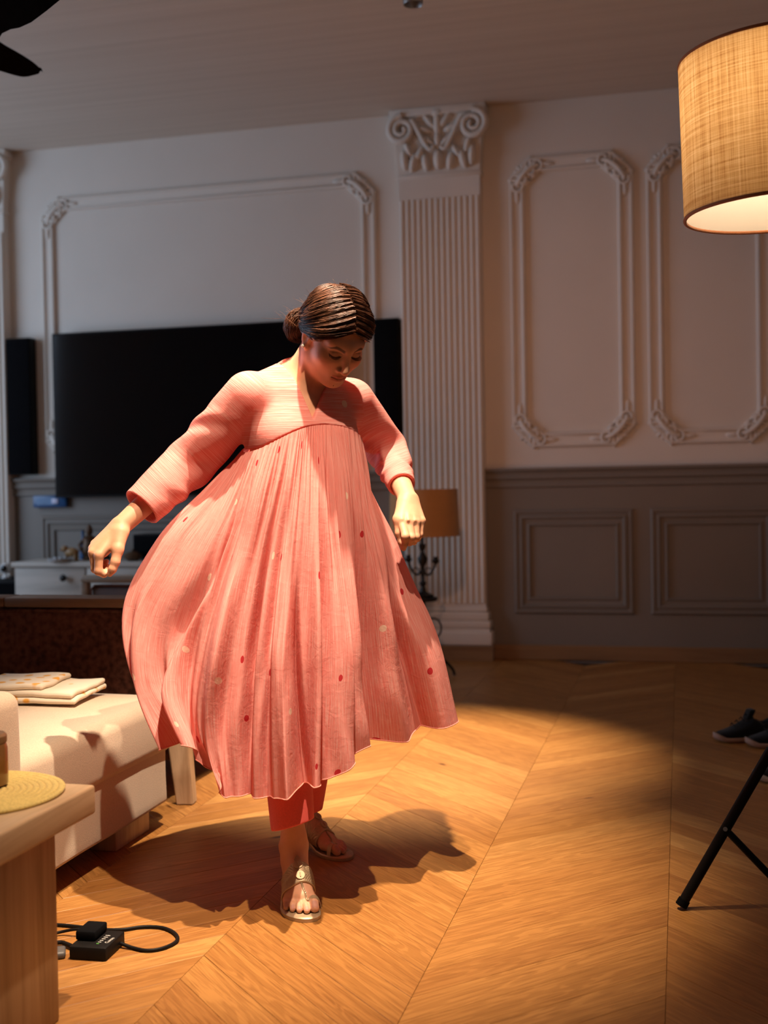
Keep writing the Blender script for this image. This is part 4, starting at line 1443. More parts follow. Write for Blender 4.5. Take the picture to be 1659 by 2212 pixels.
def surface(ops, lo, hi, vox, B=8):
    lo = np.asarray(lo, f32)
    nb = np.ceil((np.asarray(hi) - lo) / (vox * B)).astype(int)
    bs = vox * B
    g = np.stack(np.meshgrid(*[np.arange(n) for n in nb], indexing='ij'), -1).reshape(-1, 3)
    cen = (lo + (g + 0.5) * bs).astype(f32)
    # coarse screening
    dc = np.concatenate([sdf(ops, c) for c in np.array_split(cen, max(1, len(cen) // 60000))])
    act = np.abs(dc) < bs * 1.35
    g = g[act]; cen = cen[act]
    dims = nb * B + 2
    o1 = np.arange(B + 1)
    off = np.stack(np.meshgrid(o1, o1, o1, indexing='ij'), -1).reshape(-1, 3)
    ids, pos, quads = [], [], []
    cc = np.array([(i, j, k) for i in (0, 1) for j in (0, 1) for k in (0, 1)])
    ed = [(a, b) for a in range(8) for b in range(a + 1, 8) if np.abs(cc[a] - cc[b]).sum() == 1]
    def key(ijk): return (ijk[..., 0].astype(np.int64) * dims[1] + ijk[..., 1]) * dims[2] + ijk[..., 2]
    for ch in np.array_split(np.arange(len(g)), max(1, len(g) // 1500)):
        gb = g[ch]
        ijk = gb[:, None, :] * B + off[None]
        pts = (lo + ijk * f32(vox)).astype(f32)
        d = np.full(pts.shape[:2], 1.0, f32)
        for op, f, k in ops:
            if op == 'd':
                d = d + f(pts); continue
            fc = f(cen[ch])
            sel = (fc < bs * 2.2 + k) if op in 'us' else (fc > -bs * 2.2 - k)
            if not sel.any(): continue
            if sel.all(): d = apply_op(d, op, f(pts), k)
            else:
                s_ = np.nonzero(sel)[0]
                d[s_] = apply_op(d[s_], op, f(pts[s_]), k)
        D = d.reshape(-1, B + 1, B + 1, B + 1)
        S = D < 0
        cnt = np.zeros((len(gb), B, B, B), np.int8)
        for a, b, c in cc: cnt += S[:, a:a + B, b:b + B, c:c + B]
        w_ = np.argwhere((cnt > 0) & (cnt < 8))
        if not len(w_): continue
        vals = np.stack([D[w_[:, 0], w_[:, 1] + a, w_[:, 2] + b, w_[:, 3] + c] for a, b, c in cc], -1)
        cell = gb[w_[:, 0]] * B + w_[:, 1:]
        acc = np.zeros((len(w_), 3)); n_ = np.zeros(len(w_))
        for a, b in ed:
            va, vb = vals[:, a], vals[:, b]
            x = (va < 0) != (vb < 0)
            t = np.where(x, va / np.where(va == vb, 1, va - vb), 0)
            acc += np.where(x[:, None], cc[a] + t[:, None] * (cc[b] - cc[a]), 0)
            n_ += x
        pos.append(lo + (cell + acc / n_[:, None]) * vox)
        ids.append(key(cell))
        s0 = vals[:, 0] < 0
        for ax, ci in ((0, 4), (1, 2), (2, 1)):
            x = s0 != (vals[:, ci] < 0)
            c0 = cell[x]
            e1 = np.eye(3, dtype=int)[(ax + 1) % 3]; e2 = np.eye(3, dtype=int)[(ax + 2) % 3]
            qd = np.stack([key(c0), key(c0 - e1), key(c0 - e1 - e2), key(c0 - e2)], -1)
            fl_ = ~s0[x]
            qd[fl_] = qd[fl_][:, ::-1]
            quads.append(qd)
    ids = np.concatenate(ids); pos = np.concatenate(pos); quads = np.concatenate(quads)
    o_ = np.argsort(ids); ids = ids[o_]; pos = pos[o_]
    ix = np.clip(np.searchsorted(ids, quads), 0, len(ids) - 1)
    ok = (ids[ix] == quads).all(1)
    return pos, ix[ok]


def relax(V, Q, it=1, lam=0.5):
    for _ in range(it):
        acc = np.zeros_like(V); n_ = np.zeros(len(V))
        for a, b in ((0, 1), (1, 2), (2, 3), (3, 0)):
            for i, j in ((a, b), (b, a)):
                for c in range(3): acc[:, c] += np.bincount(Q[:, i], V[Q[:, j], c], len(V))
                n_ += np.bincount(Q[:, i], minlength=len(V))
        V = V + lam * (acc / np.maximum(n_, 1)[:, None] - V)
    return V


def CV(x, y, z): return CR * x + CU * y - CF * z          # camera-aligned vector: right, up, towards the viewer
def nrm(v): return np.asarray(v) / np.linalg.norm(v)
def sstep(a, b, x):
    t = np.clip((x - a) / (b - a), 0, 1)
    return t * t * (3 - 2 * t)


# ------------------------------------------------------------------ materials of the figure
def skin_mat():
    mt, nt, b = mat_new('skin')
    a = N(nt, 'ShaderNodeAttribute', attribute_name='tint')
    tc = N(nt, 'ShaderNodeTexCoord')
    nz = N(nt, 'ShaderNodeTexNoise', inp={'Scale': 45.0, 'Detail': 4.0})
    nt.links.new(tc.outputs['Object'], nz.inputs['Vector'])
    mx = N(nt, 'ShaderNodeMix', data_type='RGBA', blend_type='MULTIPLY')
    mx.inputs[0].default_value = 1.0
    nt.links.new(a.outputs['Color'], mx.inputs[6])
    nt.links.new(ramp(nt, nz.outputs[0], [(0.3, (0.93, 0.91, 0.90)), (0.7, (1, 1, 1))]), mx.inputs[7])
    nt.links.new(mx.outputs[2], b.inputs['Base Color'])
    b.inputs['Roughness'].default_value = 0.55
    b.inputs['Specular IOR Level'].default_value = 0.35
    b.inputs['Subsurface Weight'].default_value = 0.25
    b.inputs['Subsurface Radius'].default_value = (1.0, 0.35, 0.18)
    b.inputs['Subsurface Scale'].default_value = 0.006
    n2 = N(nt, 'ShaderNodeTexNoise', inp={'Scale': 420.0, 'Detail': 2.0})
    nt.links.new(tc.outputs['Object'], n2.inputs['Vector'])
    bp = N(nt, 'ShaderNodeBump', inp={'Strength': 0.12, 'Distance': 0.0008})
    nt.links.new(n2.outputs[0], bp.inputs['Height'])
    nt.links.new(bp.outputs[0], b.inputs['Normal'])
    return mt


def dress_mat():
    mt = bpy.data.materials.new('peach_striped_cotton')
    mt.use_nodes = True
    nt = mt.node_tree
    b = nt.nodes['Principled BSDF']
    out = nt.nodes['Material Output']
    a = N(nt, 'ShaderNodeAttribute', attribute_name='fab')
    sp = N(nt, 'ShaderNodeSeparateXYZ')
    nt.links.new(a.outputs['Vector'], sp.inputs[0])
    # slub: stripes broken by stretched noise
    mp = N(nt, 'ShaderNodeMapping')
    mp.inputs['Scale'].default_value = (420, 9, 1)
    nt.links.new(a.outputs['Vector'], mp.inputs[0])
    nz = N(nt, 'ShaderNodeTexNoise', inp={'Scale': 1.0, 'Detail': 3.0, 'Roughness': 0.6})
    nt.links.new(mp.outputs[0], nz.inputs['Vector'])
    mu = N(nt, 'ShaderNodeMath', operation='MULTIPLY', inp={1: 2 * PI / 0.0046})
    nt.links.new(sp.outputs[0], mu.inputs[0])
    sn = N(nt, 'ShaderNodeMath', operation='SINE')
    nt.links.new(mu.outputs[0], sn.inputs[0])
    ad = N(nt, 'ShaderNodeMath', operation='MULTIPLY_ADD', inp={1: 0.055})
    nt.links.new(sn.outputs[0], ad.inputs[0])
    nt.links.new(nz.outputs[0], ad.inputs[2])
    c = ramp(nt, ad.outputs[0], [(0.30, (0.77, 0.225, 0.195)), (0.5, (0.83, 0.33, 0.29)), (0.72, (0.88, 0.54, 0.49))])
    # scattered red and white dots
    vo = N(nt, 'ShaderNodeTexVoronoi', inp={'Scale': 4.4, 'Randomness': 0.8})
    vo.voronoi_dimensions = '2D'
    nt.links.new(a.outputs['Vector'], vo.inputs['Vector'])
    ms = N(nt, 'ShaderNodeMath', operation='LESS_THAN', inp={1: 0.042})
    nt.links.new(vo.outputs['Distance'], ms.inputs[0])
    sc2 = N(nt, 'ShaderNodeSeparateColor')
    nt.links.new(vo.outputs['Color'], sc2.inputs[0])
    dc = ramp(nt, sc2.outputs[0], [(0.58, (0.55, 0.035, 0.045)), (0.60, (0.86, 0.66, 0.52))])
    mx = N(nt, 'ShaderNodeMix', data_type='RGBA')
    nt.links.new(ms.outputs[0], mx.inputs[0])
    nt.links.new(c, mx.inputs[6])
    nt.links.new(dc, mx.inputs[7])
    nt.links.new(mx.outputs[2], b.inputs['Base Color'])
    b.inputs['Roughness'].default_value = 0.9
    b.inputs['Specular IOR Level'].default_value = 0.2
    # crumple
    tc = N(nt, 'ShaderNodeTexCoord')
    n3 = N(nt, 'ShaderNodeTexNoise', inp={'Scale': 38.0, 'Detail': 5.0, 'Roughness': 0.55, 'Distortion': 0.8})
    nt.links.new(tc.outputs['Object'], n3.inputs['Vector'])
    a2 = N(nt, 'ShaderNodeMath', operation='MULTIPLY_ADD', inp={1: 0.05})
    nt.links.new(nz.outputs[0], a2.inputs[0])
    nt.links.new(n3.outputs[0], a2.inputs[2])
    bp = N(nt, 'ShaderNodeBump', inp={'Strength': 0.22, 'Distance': 0.005})
    nt.links.new(a2.outputs[0], bp.inputs['Height'])
    nt.links.new(bp.outputs[0], b.inputs['Normal'])
    tr = N(nt, 'ShaderNodeBsdfTranslucent')
    mt_ = N(nt, 'ShaderNodeMix', data_type='RGBA', blend_type='MULTIPLY')
    mt_.inputs[0].default_value = 1.0
    mt_.inputs[7].default_value = (1.0, 0.72, 0.66, 1)
    nt.links.new(mx.outputs[2], mt_.inputs[6])
    nt.links.new(mt_.outputs[2], tr.inputs[0])
    ms2 = N(nt, 'ShaderNodeMixShader', inp={0: 0.36})
    nt.links.new(b.outputs[0], ms2.inputs[1])
    nt.links.new(tr.outputs[0], ms2.inputs[2])
    nt.links.new(ms2.outputs[0], out.inputs[0])
    return mt


def hair_mat():
    mt, nt, b = mat_new('dark_brown_hair')
    tc = N(nt, 'ShaderNodeTexCoord')
    nz = N(nt, 'ShaderNodeTexNoise', inp={'Scale': 60.0, 'Detail': 3.0})
    nt.links.new(tc.outputs['Object'], nz.inputs['Vector'])
    nt.links.new(ramp(nt, nz.outputs[0], [(0.3, (0.040, 0.015, 0.008)), (0.7, (0.135, 0.050, 0.024))]), b.inputs['Base Color'])
    b.inputs['Roughness'].default_value = 0.42
    b.inputs['Specular IOR Level'].default_value = 0.35
    return mt


M_SKIN = skin_mat()
M_DRESS = dress_mat()
M_HAIR = hair_mat()
M_TROUSER = textile('coral_twill', (0.70, 0.11, 0.095), scale=700, amt=0.06, bump=0.15)
M_GOLDLEATHER = plain('rose_gold_leather', (0.44, 0.32, 0.20), 0.45, metal=0.45, noise_amt=0.08, scale=60, bump=0.05)
M_LASH = plain('black_lashes', (0.008, 0.006, 0.005), 0.6)

# ------------------------------------------------------------------ skeleton
# head: centre, axes (local x = her left / picture right, y = face forward, z = crown)
HC = P(723, 724, 2.96)
HX = CV(0.8531, 0.0285, -0.5210)
HY = CV(0.3818, -0.7146, 0.5862)
HZ = CV(0.3556, 0.6990, 0.6205)
HM = np.stack([HX, HY, HZ])                    # rows


HG = 0.935                                     # head size


def hl(x, y, z): return HC + (HX * x + HY * y + HZ * z) * HG


# torso: centre of the chest, axes r = her left, f = front, u = up
TC = P(648, 925, 3.06)
TF = nrm(CV(0.45, -0.06, 0.89))
TR = nrm(CV(0.89, 0.0, -0.45))
TU = nrm(np.cross(TR, -TF)) if np.dot(np.cross(TR, -TF), CU) > 0 else nrm(np.cross(-TF, TR))
TM = np.stack([TR, TF, TU])


def tl(r, f, u): return TC + TR * r + TF * f + TU * u


SH_R, EL_R, WR_R = P(537, 855, 2.985), P(415, 996, 3.07), P(264, 1134, 2.95)       # her right arm (picture left)
SH_L, EL_L, WR_L = P(760, 866, 3.13), P(836, 970, 3.29), P(880, 1078, 3.09)        # her left arm
HIP_R, KN_R = P(618, 1240, 3.03), P(612, 1530, 2.97)
HIP_L, KN_L = P(690, 1240, 3.11), P(680, 1520, 3.19)


class Foot:
    def __init__(s, toe, fwd, med):
        s.f = nrm(np.array([fwd[0], fwd[1], 0.0])); s.m = nrm(np.array([med[0], med[1], 0.0]))
        s.o = np.array([toe[0], toe[1], 0.0]) - s.f * 0.236
    def __call__(s, x, y, z): return s.o + s.m * x + s.f * y + np.array([0, 0, 1.0]) * z
    def local(s, p):
        d = p - s.o
        return d @ s.m, d @ s.f, d[..., 2]


FT_R = Foot(FL(658, 1991), CV(0.20, 0, 0.98), CV(0.98, 0, -0.20))
FT_L = Foot(FL(756, 1855), CV(0.80, 0, 0.60), CV(-0.60, 0, 0.80))
AN_R, AN_L = FT_R(0, 0.046, 0.150), FT_L(0, 0.046, 0.150)

U = 'u'


def foot_ops(F):
    o = [(U, RC(F(0, 0.046, 0.150), F(0.0, 0.040, 0.105), 0.0255, 0.027), 0.03),
         (U, EL(F(0, 0.030, 0.092), (0.027, 0.032, 0.034), np.stack([F.m, F.f, [0, 0, 1]])), 0.02),
         (U, RC(F(0.002, 0.055, 0.118), F(0.004, 0.125, 0.060), 0.028, 0.025), 0.03),
         (U, RC(F(0.006, 0.05, 0.085), F(0.018, 0.160, 0.036), 0.022, 0.018), 0.02),
         (U, RC(F(-0.010, 0.05, 0.08), F(-0.024, 0.150, 0.032), 0.020, 0.016), 0.02),
         (U, RC(F(0.004, 0.11, 0.05), F(0.002, 0.165, 0.033), 0.024, 0.015), 0.02)]
    toes = [(0.027, 0.165, 0.028, 0.224, 0.0135, 0.0112), (0.0075, 0.172, 0.0085, 0.226, 0.0088, 0.0078), (-0.0075, 0.168, -0.0085, 0.217, 0.0084, 0.0074),
            (-0.0215, 0.162, -0.0235, 0.206, 0.0082, 0.0072), (-0.0345, 0.152, -0.0375, 0.191, 0.0082, 0.0070)]
    for x0, y0, x1, y1, r0, r1 in toes:
        zt_ = 0.0135
        mid = F((x0 + x1) / 2, (y0 + y1) / 2 + 0.004, zt_ + r0 + 0.004)
        o.append((U, RC(F(x0, y0, zt_ + r0 + 0.004), mid, r0, (r0 + r1) / 2), 0.006))
        o.append((U, RC(mid, F(x1, y1 - r1, zt_ + r1 * 0.8), (r0 + r1) / 2, r1), 0.003))
    for s_ in (-1, 1):
        o.append((U, RC(F(s_ * 0.028, 0.042, 0.128), F(s_ * 0.026, 0.040, 0.120), 0.008), 0.012))
    return o


def chain(pts, rs, k):
    return [(U, RC(pts[i], pts[i + 1], rs[i], rs[i + 1]), k) for i in range(len(pts) - 1)]


torso_core = [  # shared by body and bodice: (kind, args) with growth added for cloth
    ('el', (0, -0.005, -0.02), (0.135, 0.095, 0.17), 0.02),
    ('rc', (-0.125, -0.012, 0.070), (0.125, -0.012, 0.070), 0.046, 0.046, 0.05),
    ('rc', (-0.125, -0.022, 0.082), (-0.01, -0.030, 0.128), 0.030, 0.044, 0.03),
    ('rc', (0.125, -0.022, 0.082), (0.01, -0.030, 0.128), 0.030, 0.044, 0.03),
    ('el', (-0.066, 0.062, -0.030), (0.056, 0.050, 0.058), 0.05),
    ('el', (0.066, 0.062, -0.030), (0.056, 0.050, 0.058), 0.05)]


def torso_ops(grow):
    o = []
    for t in torso_core:
        if t[0] == 'el': o.append((U, EL(tl(*t[1]), np.array(t[2]) + grow, TM), t[3]))
        else: o.append((U, RC(tl(*t[1]), tl(*t[2]), t[3] + grow, t[4] + grow), t[5]))
    return o


NK0, NK1 = tl(0.005, -0.025, 0.105), hl(0, -0.035, -0.055)


def body_ops():
    o = torso_ops(0.0)
    o += [(U, EL(tl(0, 0, -0.20), (0.115, 0.088, 0.13), TM), 0.05), (U, EL(tl(0, -0.005, -0.36), (0.155, 0.11, 0.13), TM), 0.06)]
    # neck, throat, collar bones
    o += [(U, RC(NK0, NK1, 0.054, 0.049), 0.03), (U, RC(tl(0.004, 0.02, 0.10), hl(0, 0.012, -0.075), 0.030, 0.032), 0.03)]
    o += [(U, RC(tl(0.012, 0.050, 0.098), tl(0.13, 0.010, 0.108), 0.007, 0.008), 0.016), (U, RC(tl(-0.012, 0.050, 0.098), tl(-0.13, 0.010, 0.108), 0.007, 0.008), 0.016)]
    o += [(U, RC(tl(-0.016, 0.050, 0.098), hl(-0.052, -0.02, -0.05), 0.009, 0.011), 0.02), (U, RC(tl(0.016, 0.050, 0.098), hl(0.052, -0.02, -0.05), 0.009, 0.011), 0.02)]
    # arms
    for S_, E_, W_ in ((SH_R, EL_R, WR_R), (SH_L, EL_L, WR_L)):
        o += chain([S_, E_, W_], [0.046, 0.036, 0.0245], 0.02)
    # legs
    for H_, K_, A_ in ((HIP_R, KN_R, AN_R), (HIP_L, KN_L, AN_L)):
        o += [(U, RC(H_, K_, 0.080, 0.053), 0.03), (U, RC(K_, A_, 0.052, 0.0255), 0.02)]
        m_ = K_ * 0.68 + A_ * 0.32
        o.append((U, EL(m_ - np.array(CF) * -0.012, (0.050, 0.052, 0.11)), 0.03))
    o += foot_ops(FT_R) + foot_ops(FT_L)
    # her right hand, picture left: loose fist, thumb against the index
    I, Mi, Ri, Pi_ = P(214, 1200, 2.900), P(201, 1194, 2.915), P(201, 1185, 2.932), P(205, 1175, 2.948)
    w = P(260, 1142, 2.945)
    for K_, r_ in ((I, 0.0125), (Mi, 0.0125), (Ri, 0.0118), (Pi_, 0.0108)):
        o.append((U, RC(w + (K_ - I) * 0.35, K_, 0.0165, r_), 0.012))
    o.append((U, RC(P(254, 1152, 2.94), P(222, 1190, 2.93), 0.021, 0.017), 0.012))
    o += [(U, RC(P(240, 1158, 2.926), P(218, 1195, 2.895), 0.0035), 0.006), (U, RC(P(236, 1152, 2.925), P(204, 1190, 2.908), 0.0032), 0.006)]
    o += chain([I, P(212.5, 1234, 2.898), P(224, 1240, 2.905), P(232, 1233, 2.912)], [0.0112, 0.0100, 0.0086, 0.0074], 0.005)
    o += chain([Mi, P(205, 1229, 2.919), P(220, 1238, 2.925), P(230, 1230, 2.930)], [0.0112, 0.0100, 0.0086, 0.0074], 0.005)
    o += chain([Ri, P(206, 1220, 2.938), P(220, 1231, 2.942), P(230, 1222, 2.944)], [0.0105, 0.0094, 0.0082, 0.0070], 0.005)
    o += chain([Pi_, P(212, 1207, 2.953), P(222, 1219, 2.955), P(230, 1213, 2.955)], [0.0095, 0.0084, 0.0074, 0.0064], 0.005)
    o += [(U, RC(P(262, 1152, 2.93), P(254, 1188, 2.908), 0.0175, 0.0145), 0.014)]
    o += chain([P(255, 1186, 2.908), P(249, 1214, 2.899), P(243, 1230, 2.896), P(237, 1240, 2.897)], [0.0142, 0.0112, 0.0096, 0.0072], 0.006)
    # her left hand, picture right: fingers pinched downwards
    I, Mi, Ri, Pi_ = P(868, 1126, 3.035), P(883, 1128, 3.035), P(898, 1128, 3.045), P(911, 1125, 3.06)
    w = P(881, 1082, 3.085)
    for K_, r_ in ((I, 0.0125), (Mi, 0.0125), (Ri, 0.0118), (Pi_, 0.0108)):
        o.append((U, RC(w + (K_ - Mi) * 0.35, K_, 0.0165, r_), 0.012))
    o.append((U, RC(P(879, 1092, 3.08), P(886, 1118, 3.06), 0.021, 0.019), 0.012))
    o += [(U, RC(P(879, 1095, 3.062), P(882, 1124, 3.022), 0.0034), 0.006), (U, RC(P(888, 1095, 3.065), P(897, 1124, 3.033), 0.0032), 0.006), (U, RC(P(874, 1096, 3.066), P(868, 1122, 3.024), 0.0032), 0.006)]
    o += chain([I, P(876, 1159, 3.005), P(874, 1175, 3.020), P(872, 1185, 3.030)], [0.0112, 0.0100, 0.0084, 0.0068], 0.005)
    o += chain([Mi, P(889, 1161, 3.018), P(885, 1172, 3.040), P(879, 1170, 3.056)], [0.0112, 0.0100, 0.0086, 0.0074], 0.005)
    o += chain([Ri, P(899, 1160, 3.034), P(894, 1170, 3.055), P(887, 1166, 3.068)], [0.0105, 0.0094, 0.0082, 0.0070], 0.005)
    o += chain([Pi_, P(907, 1155, 3.052), P(902, 1164, 3.068), P(896, 1160, 3.078)], [0.0095, 0.0084, 0.0074, 0.0064], 0.005)
    o += [(U, RC(P(872, 1090, 3.075), P(860, 1122, 3.045), 0.0165, 0.0135), 0.014)]
    o += chain([P(860, 1121, 3.045), P(863, 1152, 3.034), P(867, 1170, 3.034), P(870, 1182, 3.036)], [0.0135, 0.0108, 0.0094, 0.0070], 0.006)
    # head
    e = lambda c, r, k: (U, EL(hl(*c), np.array(r) * HG, HM), k)
    rc = lambda a, b, r1, r2, k: (U, RC(hl(*a), hl(*b), r1 * HG, r2 * HG), k)
    o += [e((0, -0.014, 0.026), (0.0735, 0.094, 0.086), 0.02),
          e((0, 0.034, -0.028), (0.0600, 0.062, 0.074), 0.03),
          rc((-0.050, -0.005, -0.055), (-0.018, 0.066, -0.094), 0.017, 0.015, 0.03),
          rc((0.050, -0.005, -0.055), (0.018, 0.066, -0.094), 0.017, 0.015, 0.03),
          e((0, 0.076, -0.096), (0.019, 0.015, 0.016), 0.022),
          rc((-0.040, 0.066, 0.024), (0, 0.079, 0.020), 0.012, 0.012, 0.018), rc((0.040, 0.066, 0.024), (0, 0.079, 0.020), 0.012, 0.012, 0.018),
          e((-0.039, 0.058, -0.030), (0.022, 0.022, 0.020), 0.03), e((0.039, 0.058, -0.030), (0.022, 0.022, 0.020), 0.03),
          e((0, 0.080, -0.062), (0.026, 0.016, 0.024), 0.02)]
    o += [('s', EL(hl(-0.031, 0.103, 0.001), (0.019, 0.018, 0.013), HM), 0.012), ('s', EL(hl(0.031, 0.103, 0.001), (0.019, 0.018, 0.013), HM), 0.012)]
    o += [e((-0.031, 0.0745, -0.003), (0.0155, 0.0130, 0.0125), 0.003), e((0.031, 0.0745, -0.003), (0.0155, 0.0130, 0.0125), 0.003)]
    o += [rc((0, 0.088, 0.012), (0, 0.112, -0.034), 0.0065, 0.0085, 0.012), e((0, 0.1085, -0.040), (0.0095, 0.0105, 0.0085), 0.006),
          e((-0.0125, 0.0965, -0.0415), (0.0070, 0.0100, 0.0070), 0.005), e((0.0125, 0.0965, -0.0415), (0.0070, 0.0100, 0.0070), 0.005)]
    o += [('s', EL(hl(-0.0062, 0.1025, -0.0495), (0.0036, 0.0050, 0.0030), HM), 0.002), ('s', EL(hl(0.0062, 0.1025, -0.0495), (0.0036, 0.0050, 0.0030), HM), 0.002)]
    # lips
    o += [rc((-0.0220, 0.0850, -0.0680), (-0.005, 0.0965, -0.0640), 0.0030, 0.0052, 0.004), rc((0.0220, 0.0850, -0.0680), (0.005, 0.0965, -0.0640), 0.0030, 0.0052, 0.004), rc((-0.006, 0.0962, -0.0642), (0.006, 0.0962, -0.0642), 0.0050, 0.0050, 0.003),
          rc((-0.0190, 0.0850, -0.0715), (-0.004, 0.0945, -0.0755), 0.0032, 0.0062, 0.004), rc((0.0190, 0.0850, -0.0715), (0.004, 0.0945, -0.0755), 0.0032, 0.0062, 0.004), rc((-0.004, 0.0945, -0.0755), (0.004, 0.0945, -0.0755), 0.0062, 0.0062, 0.003)]
    o += [('s', RC(hl(-0.0225, 0.0905, -0.0695), hl(0, 0.1035, -0.0697), 0.0012, 0.0014), 0.002), ('s', RC(hl(0.0225, 0.0905, -0.0695), hl(0, 0.1035, -0.0697), 0.0012, 0.0014), 0.002)]
    # ears
    for s_ in (-1, 1):
        er = np.stack([nrm(HX + s_ * HY * 0.35), nrm(HY - s_ * HX * 0.35), HZ])
        o += [(U, EL(hl(s_ * 0.0760, -0.008, -0.012), (0.0065, 0.0165, 0.029), er), 0.004), (U, EL(hl(s_ * 0.0735, 0.000, -0.040), (0.0060, 0.0085, 0.010), er), 0.005),
              ('s', EL(hl(s_ * 0.0840, -0.003, -0.014), (0.0065, 0.0095, 0.019), er), 0.004)]
    return o


def tint_body(V):
    base = np.array([0.62, 0.315, 0.195])
    c = np.tile(base, (len(V), 1))
    L = (V - HC) @ HM.T / HG
    near = (np.abs(L) < 0.14).all(1)
    def mixc(w_, col_):
        nonlocal c
        c = c * (1 - w_[:, None]) + np.array(col_) * w_[:, None]
    ax = np.abs(L[:, 0])
    # cheeks, lips, brows, lash line
    w_ = np.exp(-(((ax - 0.042) / 0.018) ** 2 + ((L[:, 1] - 0.068) / 0.025) ** 2 + ((L[:, 2] + 0.030) / 0.020) ** 2)) * near
    mixc(w_ * 0.55, (0.52, 0.17, 0.11))
    zc = -0.0695 + 0.0 * ax
    lipw = sstep(0.0245, 0.0195, ax) * sstep(0.0115, 0.0085, np.abs(L[:, 2] - zc)) * (L[:, 1] > 0.080) * near
    mixc(lipw * 0.7, (0.45, 0.115, 0.09))
    mixc((sstep(0.0016, 0.0004, np.abs(L[:, 2] + 0.0696)) * (ax < 0.022) * (L[:, 1] > 0.080) * near) * 0.7, (0.12, 0.02, 0.02))
    bz = 0.0150 + 0.006 * sstep(0.010, 0.036, ax) - 0.009 * sstep(0.036, 0.056, ax)
    bw = sstep(0.010, 0.015, ax) * sstep(0.058, 0.046, ax) * sstep(0.0062, 0.0036, np.abs(L[:, 2] - bz) * (1 + 0.8 * sstep(0.035, 0.055, ax))) * (L[:, 1] > 0.03) * near
    mixc(bw * 0.92, (0.035, 0.016, 0.010))
    lz = -0.0075 + 0.0035 * ((ax - 0.031) / 0.016) ** 2
    lw = (np.abs(ax - 0.031) < 0.0165) * sstep(0.0024, 0.0010, np.abs(L[:, 2] - lz)) * (L[:, 1] > 0.06) * near
    mixc(lw * 0.9, (0.02, 0.010, 0.008))
    cr_ = (np.abs(ax - 0.031) < 0.017) * sstep(0.0022, 0.0008, np.abs(L[:, 2] - 0.0065 + 0.003 * ((ax - 0.031) / 0.016) ** 2)) * (L[:, 1] > 0.06) * near
    mixc(cr_ * 0.5, (0.20, 0.08, 0.05))
    # toe nails
    for F in (FT_R, FT_L):
        x, y, z = F.local(V)
        for x1, y1, r1 in ((0.028, 0.224, 0.0112), (0.0085, 0.226, 0.0078), (-0.0085, 0.217, 0.0074), (-0.0235, 0.206, 0.0072), (-0.0375, 0.191, 0.0070)):
            nw = ((np.abs(x - x1) < r1 * 0.62) & (np.abs(y - (y1 - r1 * 0.75)) < r1 * 0.62) & (z > 0.0135 + r1 * 1.15) & (z < 0.06)).astype(float)
            mixc(nw * 0.8, (0.50, 0.24, 0.20))
    return c


ops = body_ops()
V, Q = surface(ops, (-1.62, 2.35, -0.005), (-0.40, 3.45, 1.66), 0.0022)
body = np_obj('person', V, Q, M_SKIN)
ca = body.data.attributes.new('tint', 'FLOAT_COLOR', 'POINT')
cc4 = np.ones((len(V), 4), f32); cc4[:, :3] = tint_body(V)
ca.data.foreach_set('color', cc4.ravel())
tag(body, 'woman in a flowing peach dress looking down, arms held out from her sides', 'person')

# ------------------------------------------------------------------ dress: bodice and sleeves
GROW = 0.011
top_ops = torso_ops(GROW)
CU_R, CU_L = P(316, 1108, 2.985), P(868, 1049, 3.145)
top_ops += [(U, RC(SH_R, EL_R, 0.063, 0.064), 0.02), (U, RC(EL_R, EL_R + (WR_R - EL_R) * 1.1, 0.064, 0.049), 0.012)]
top_ops += [(U, RC(SH_L, EL_L, 0.060, 0.056), 0.02), (U, RC(EL_L, EL_L + (WR_L - EL_L) * 1.2, 0.056, 0.026), 0.012)]
smooth_top = list(top_ops)


def axis_t(p, a, b):
    ba = b - a
    return ((p - a.astype(f32)) @ ba.astype(f32)) / f32(ba @ ba)


def wrinkle(p):
    """creases at the elbows, bunching on her left forearm, soft drag lines on the chest"""
    t = axis_t(p, EL_L, WR_L)
    L_ = p - EL_L.astype(f32)
    w1 = sstep(-0.30, 0.15, t) * sstep(0.68, 0.42, t) * sstep(1.22, 1.15, p[..., 2]) * sstep(0.055, 0.035, (L_ ** 2).sum(-1))
    ph = 46 * t + 5 * np.sin(L_ @ f32(CU) * 40) + 2.5 * np.sin(L_ @ f32(CR) * 60)
    d = f32(0.0052) * w1 * np.sin(ph * 0.5)
    t2 = axis_t(p, EL_R, WR_R)
    L2 = p - EL_R.astype(f32)
    w2 = sstep(-0.7, -0.1, t2) * sstep(0.72, 0.3, t2) * sstep(0.05, 0.025, (L2 ** 2).sum(-1))
    d += f32(0.0035) * w2 * np.sin(24 * t2 + 3 * np.sin(L2 @ f32(CU) * 30) + 30 * (L2 @ f32(CR + CU)))
    return d.astype(f32)


NW = 0.0
top_ops += [('d', wrinkle, 0)]
top_ops += [('i', PLN(CU_R, nrm(WR_R - EL_R)), 0.003), ]
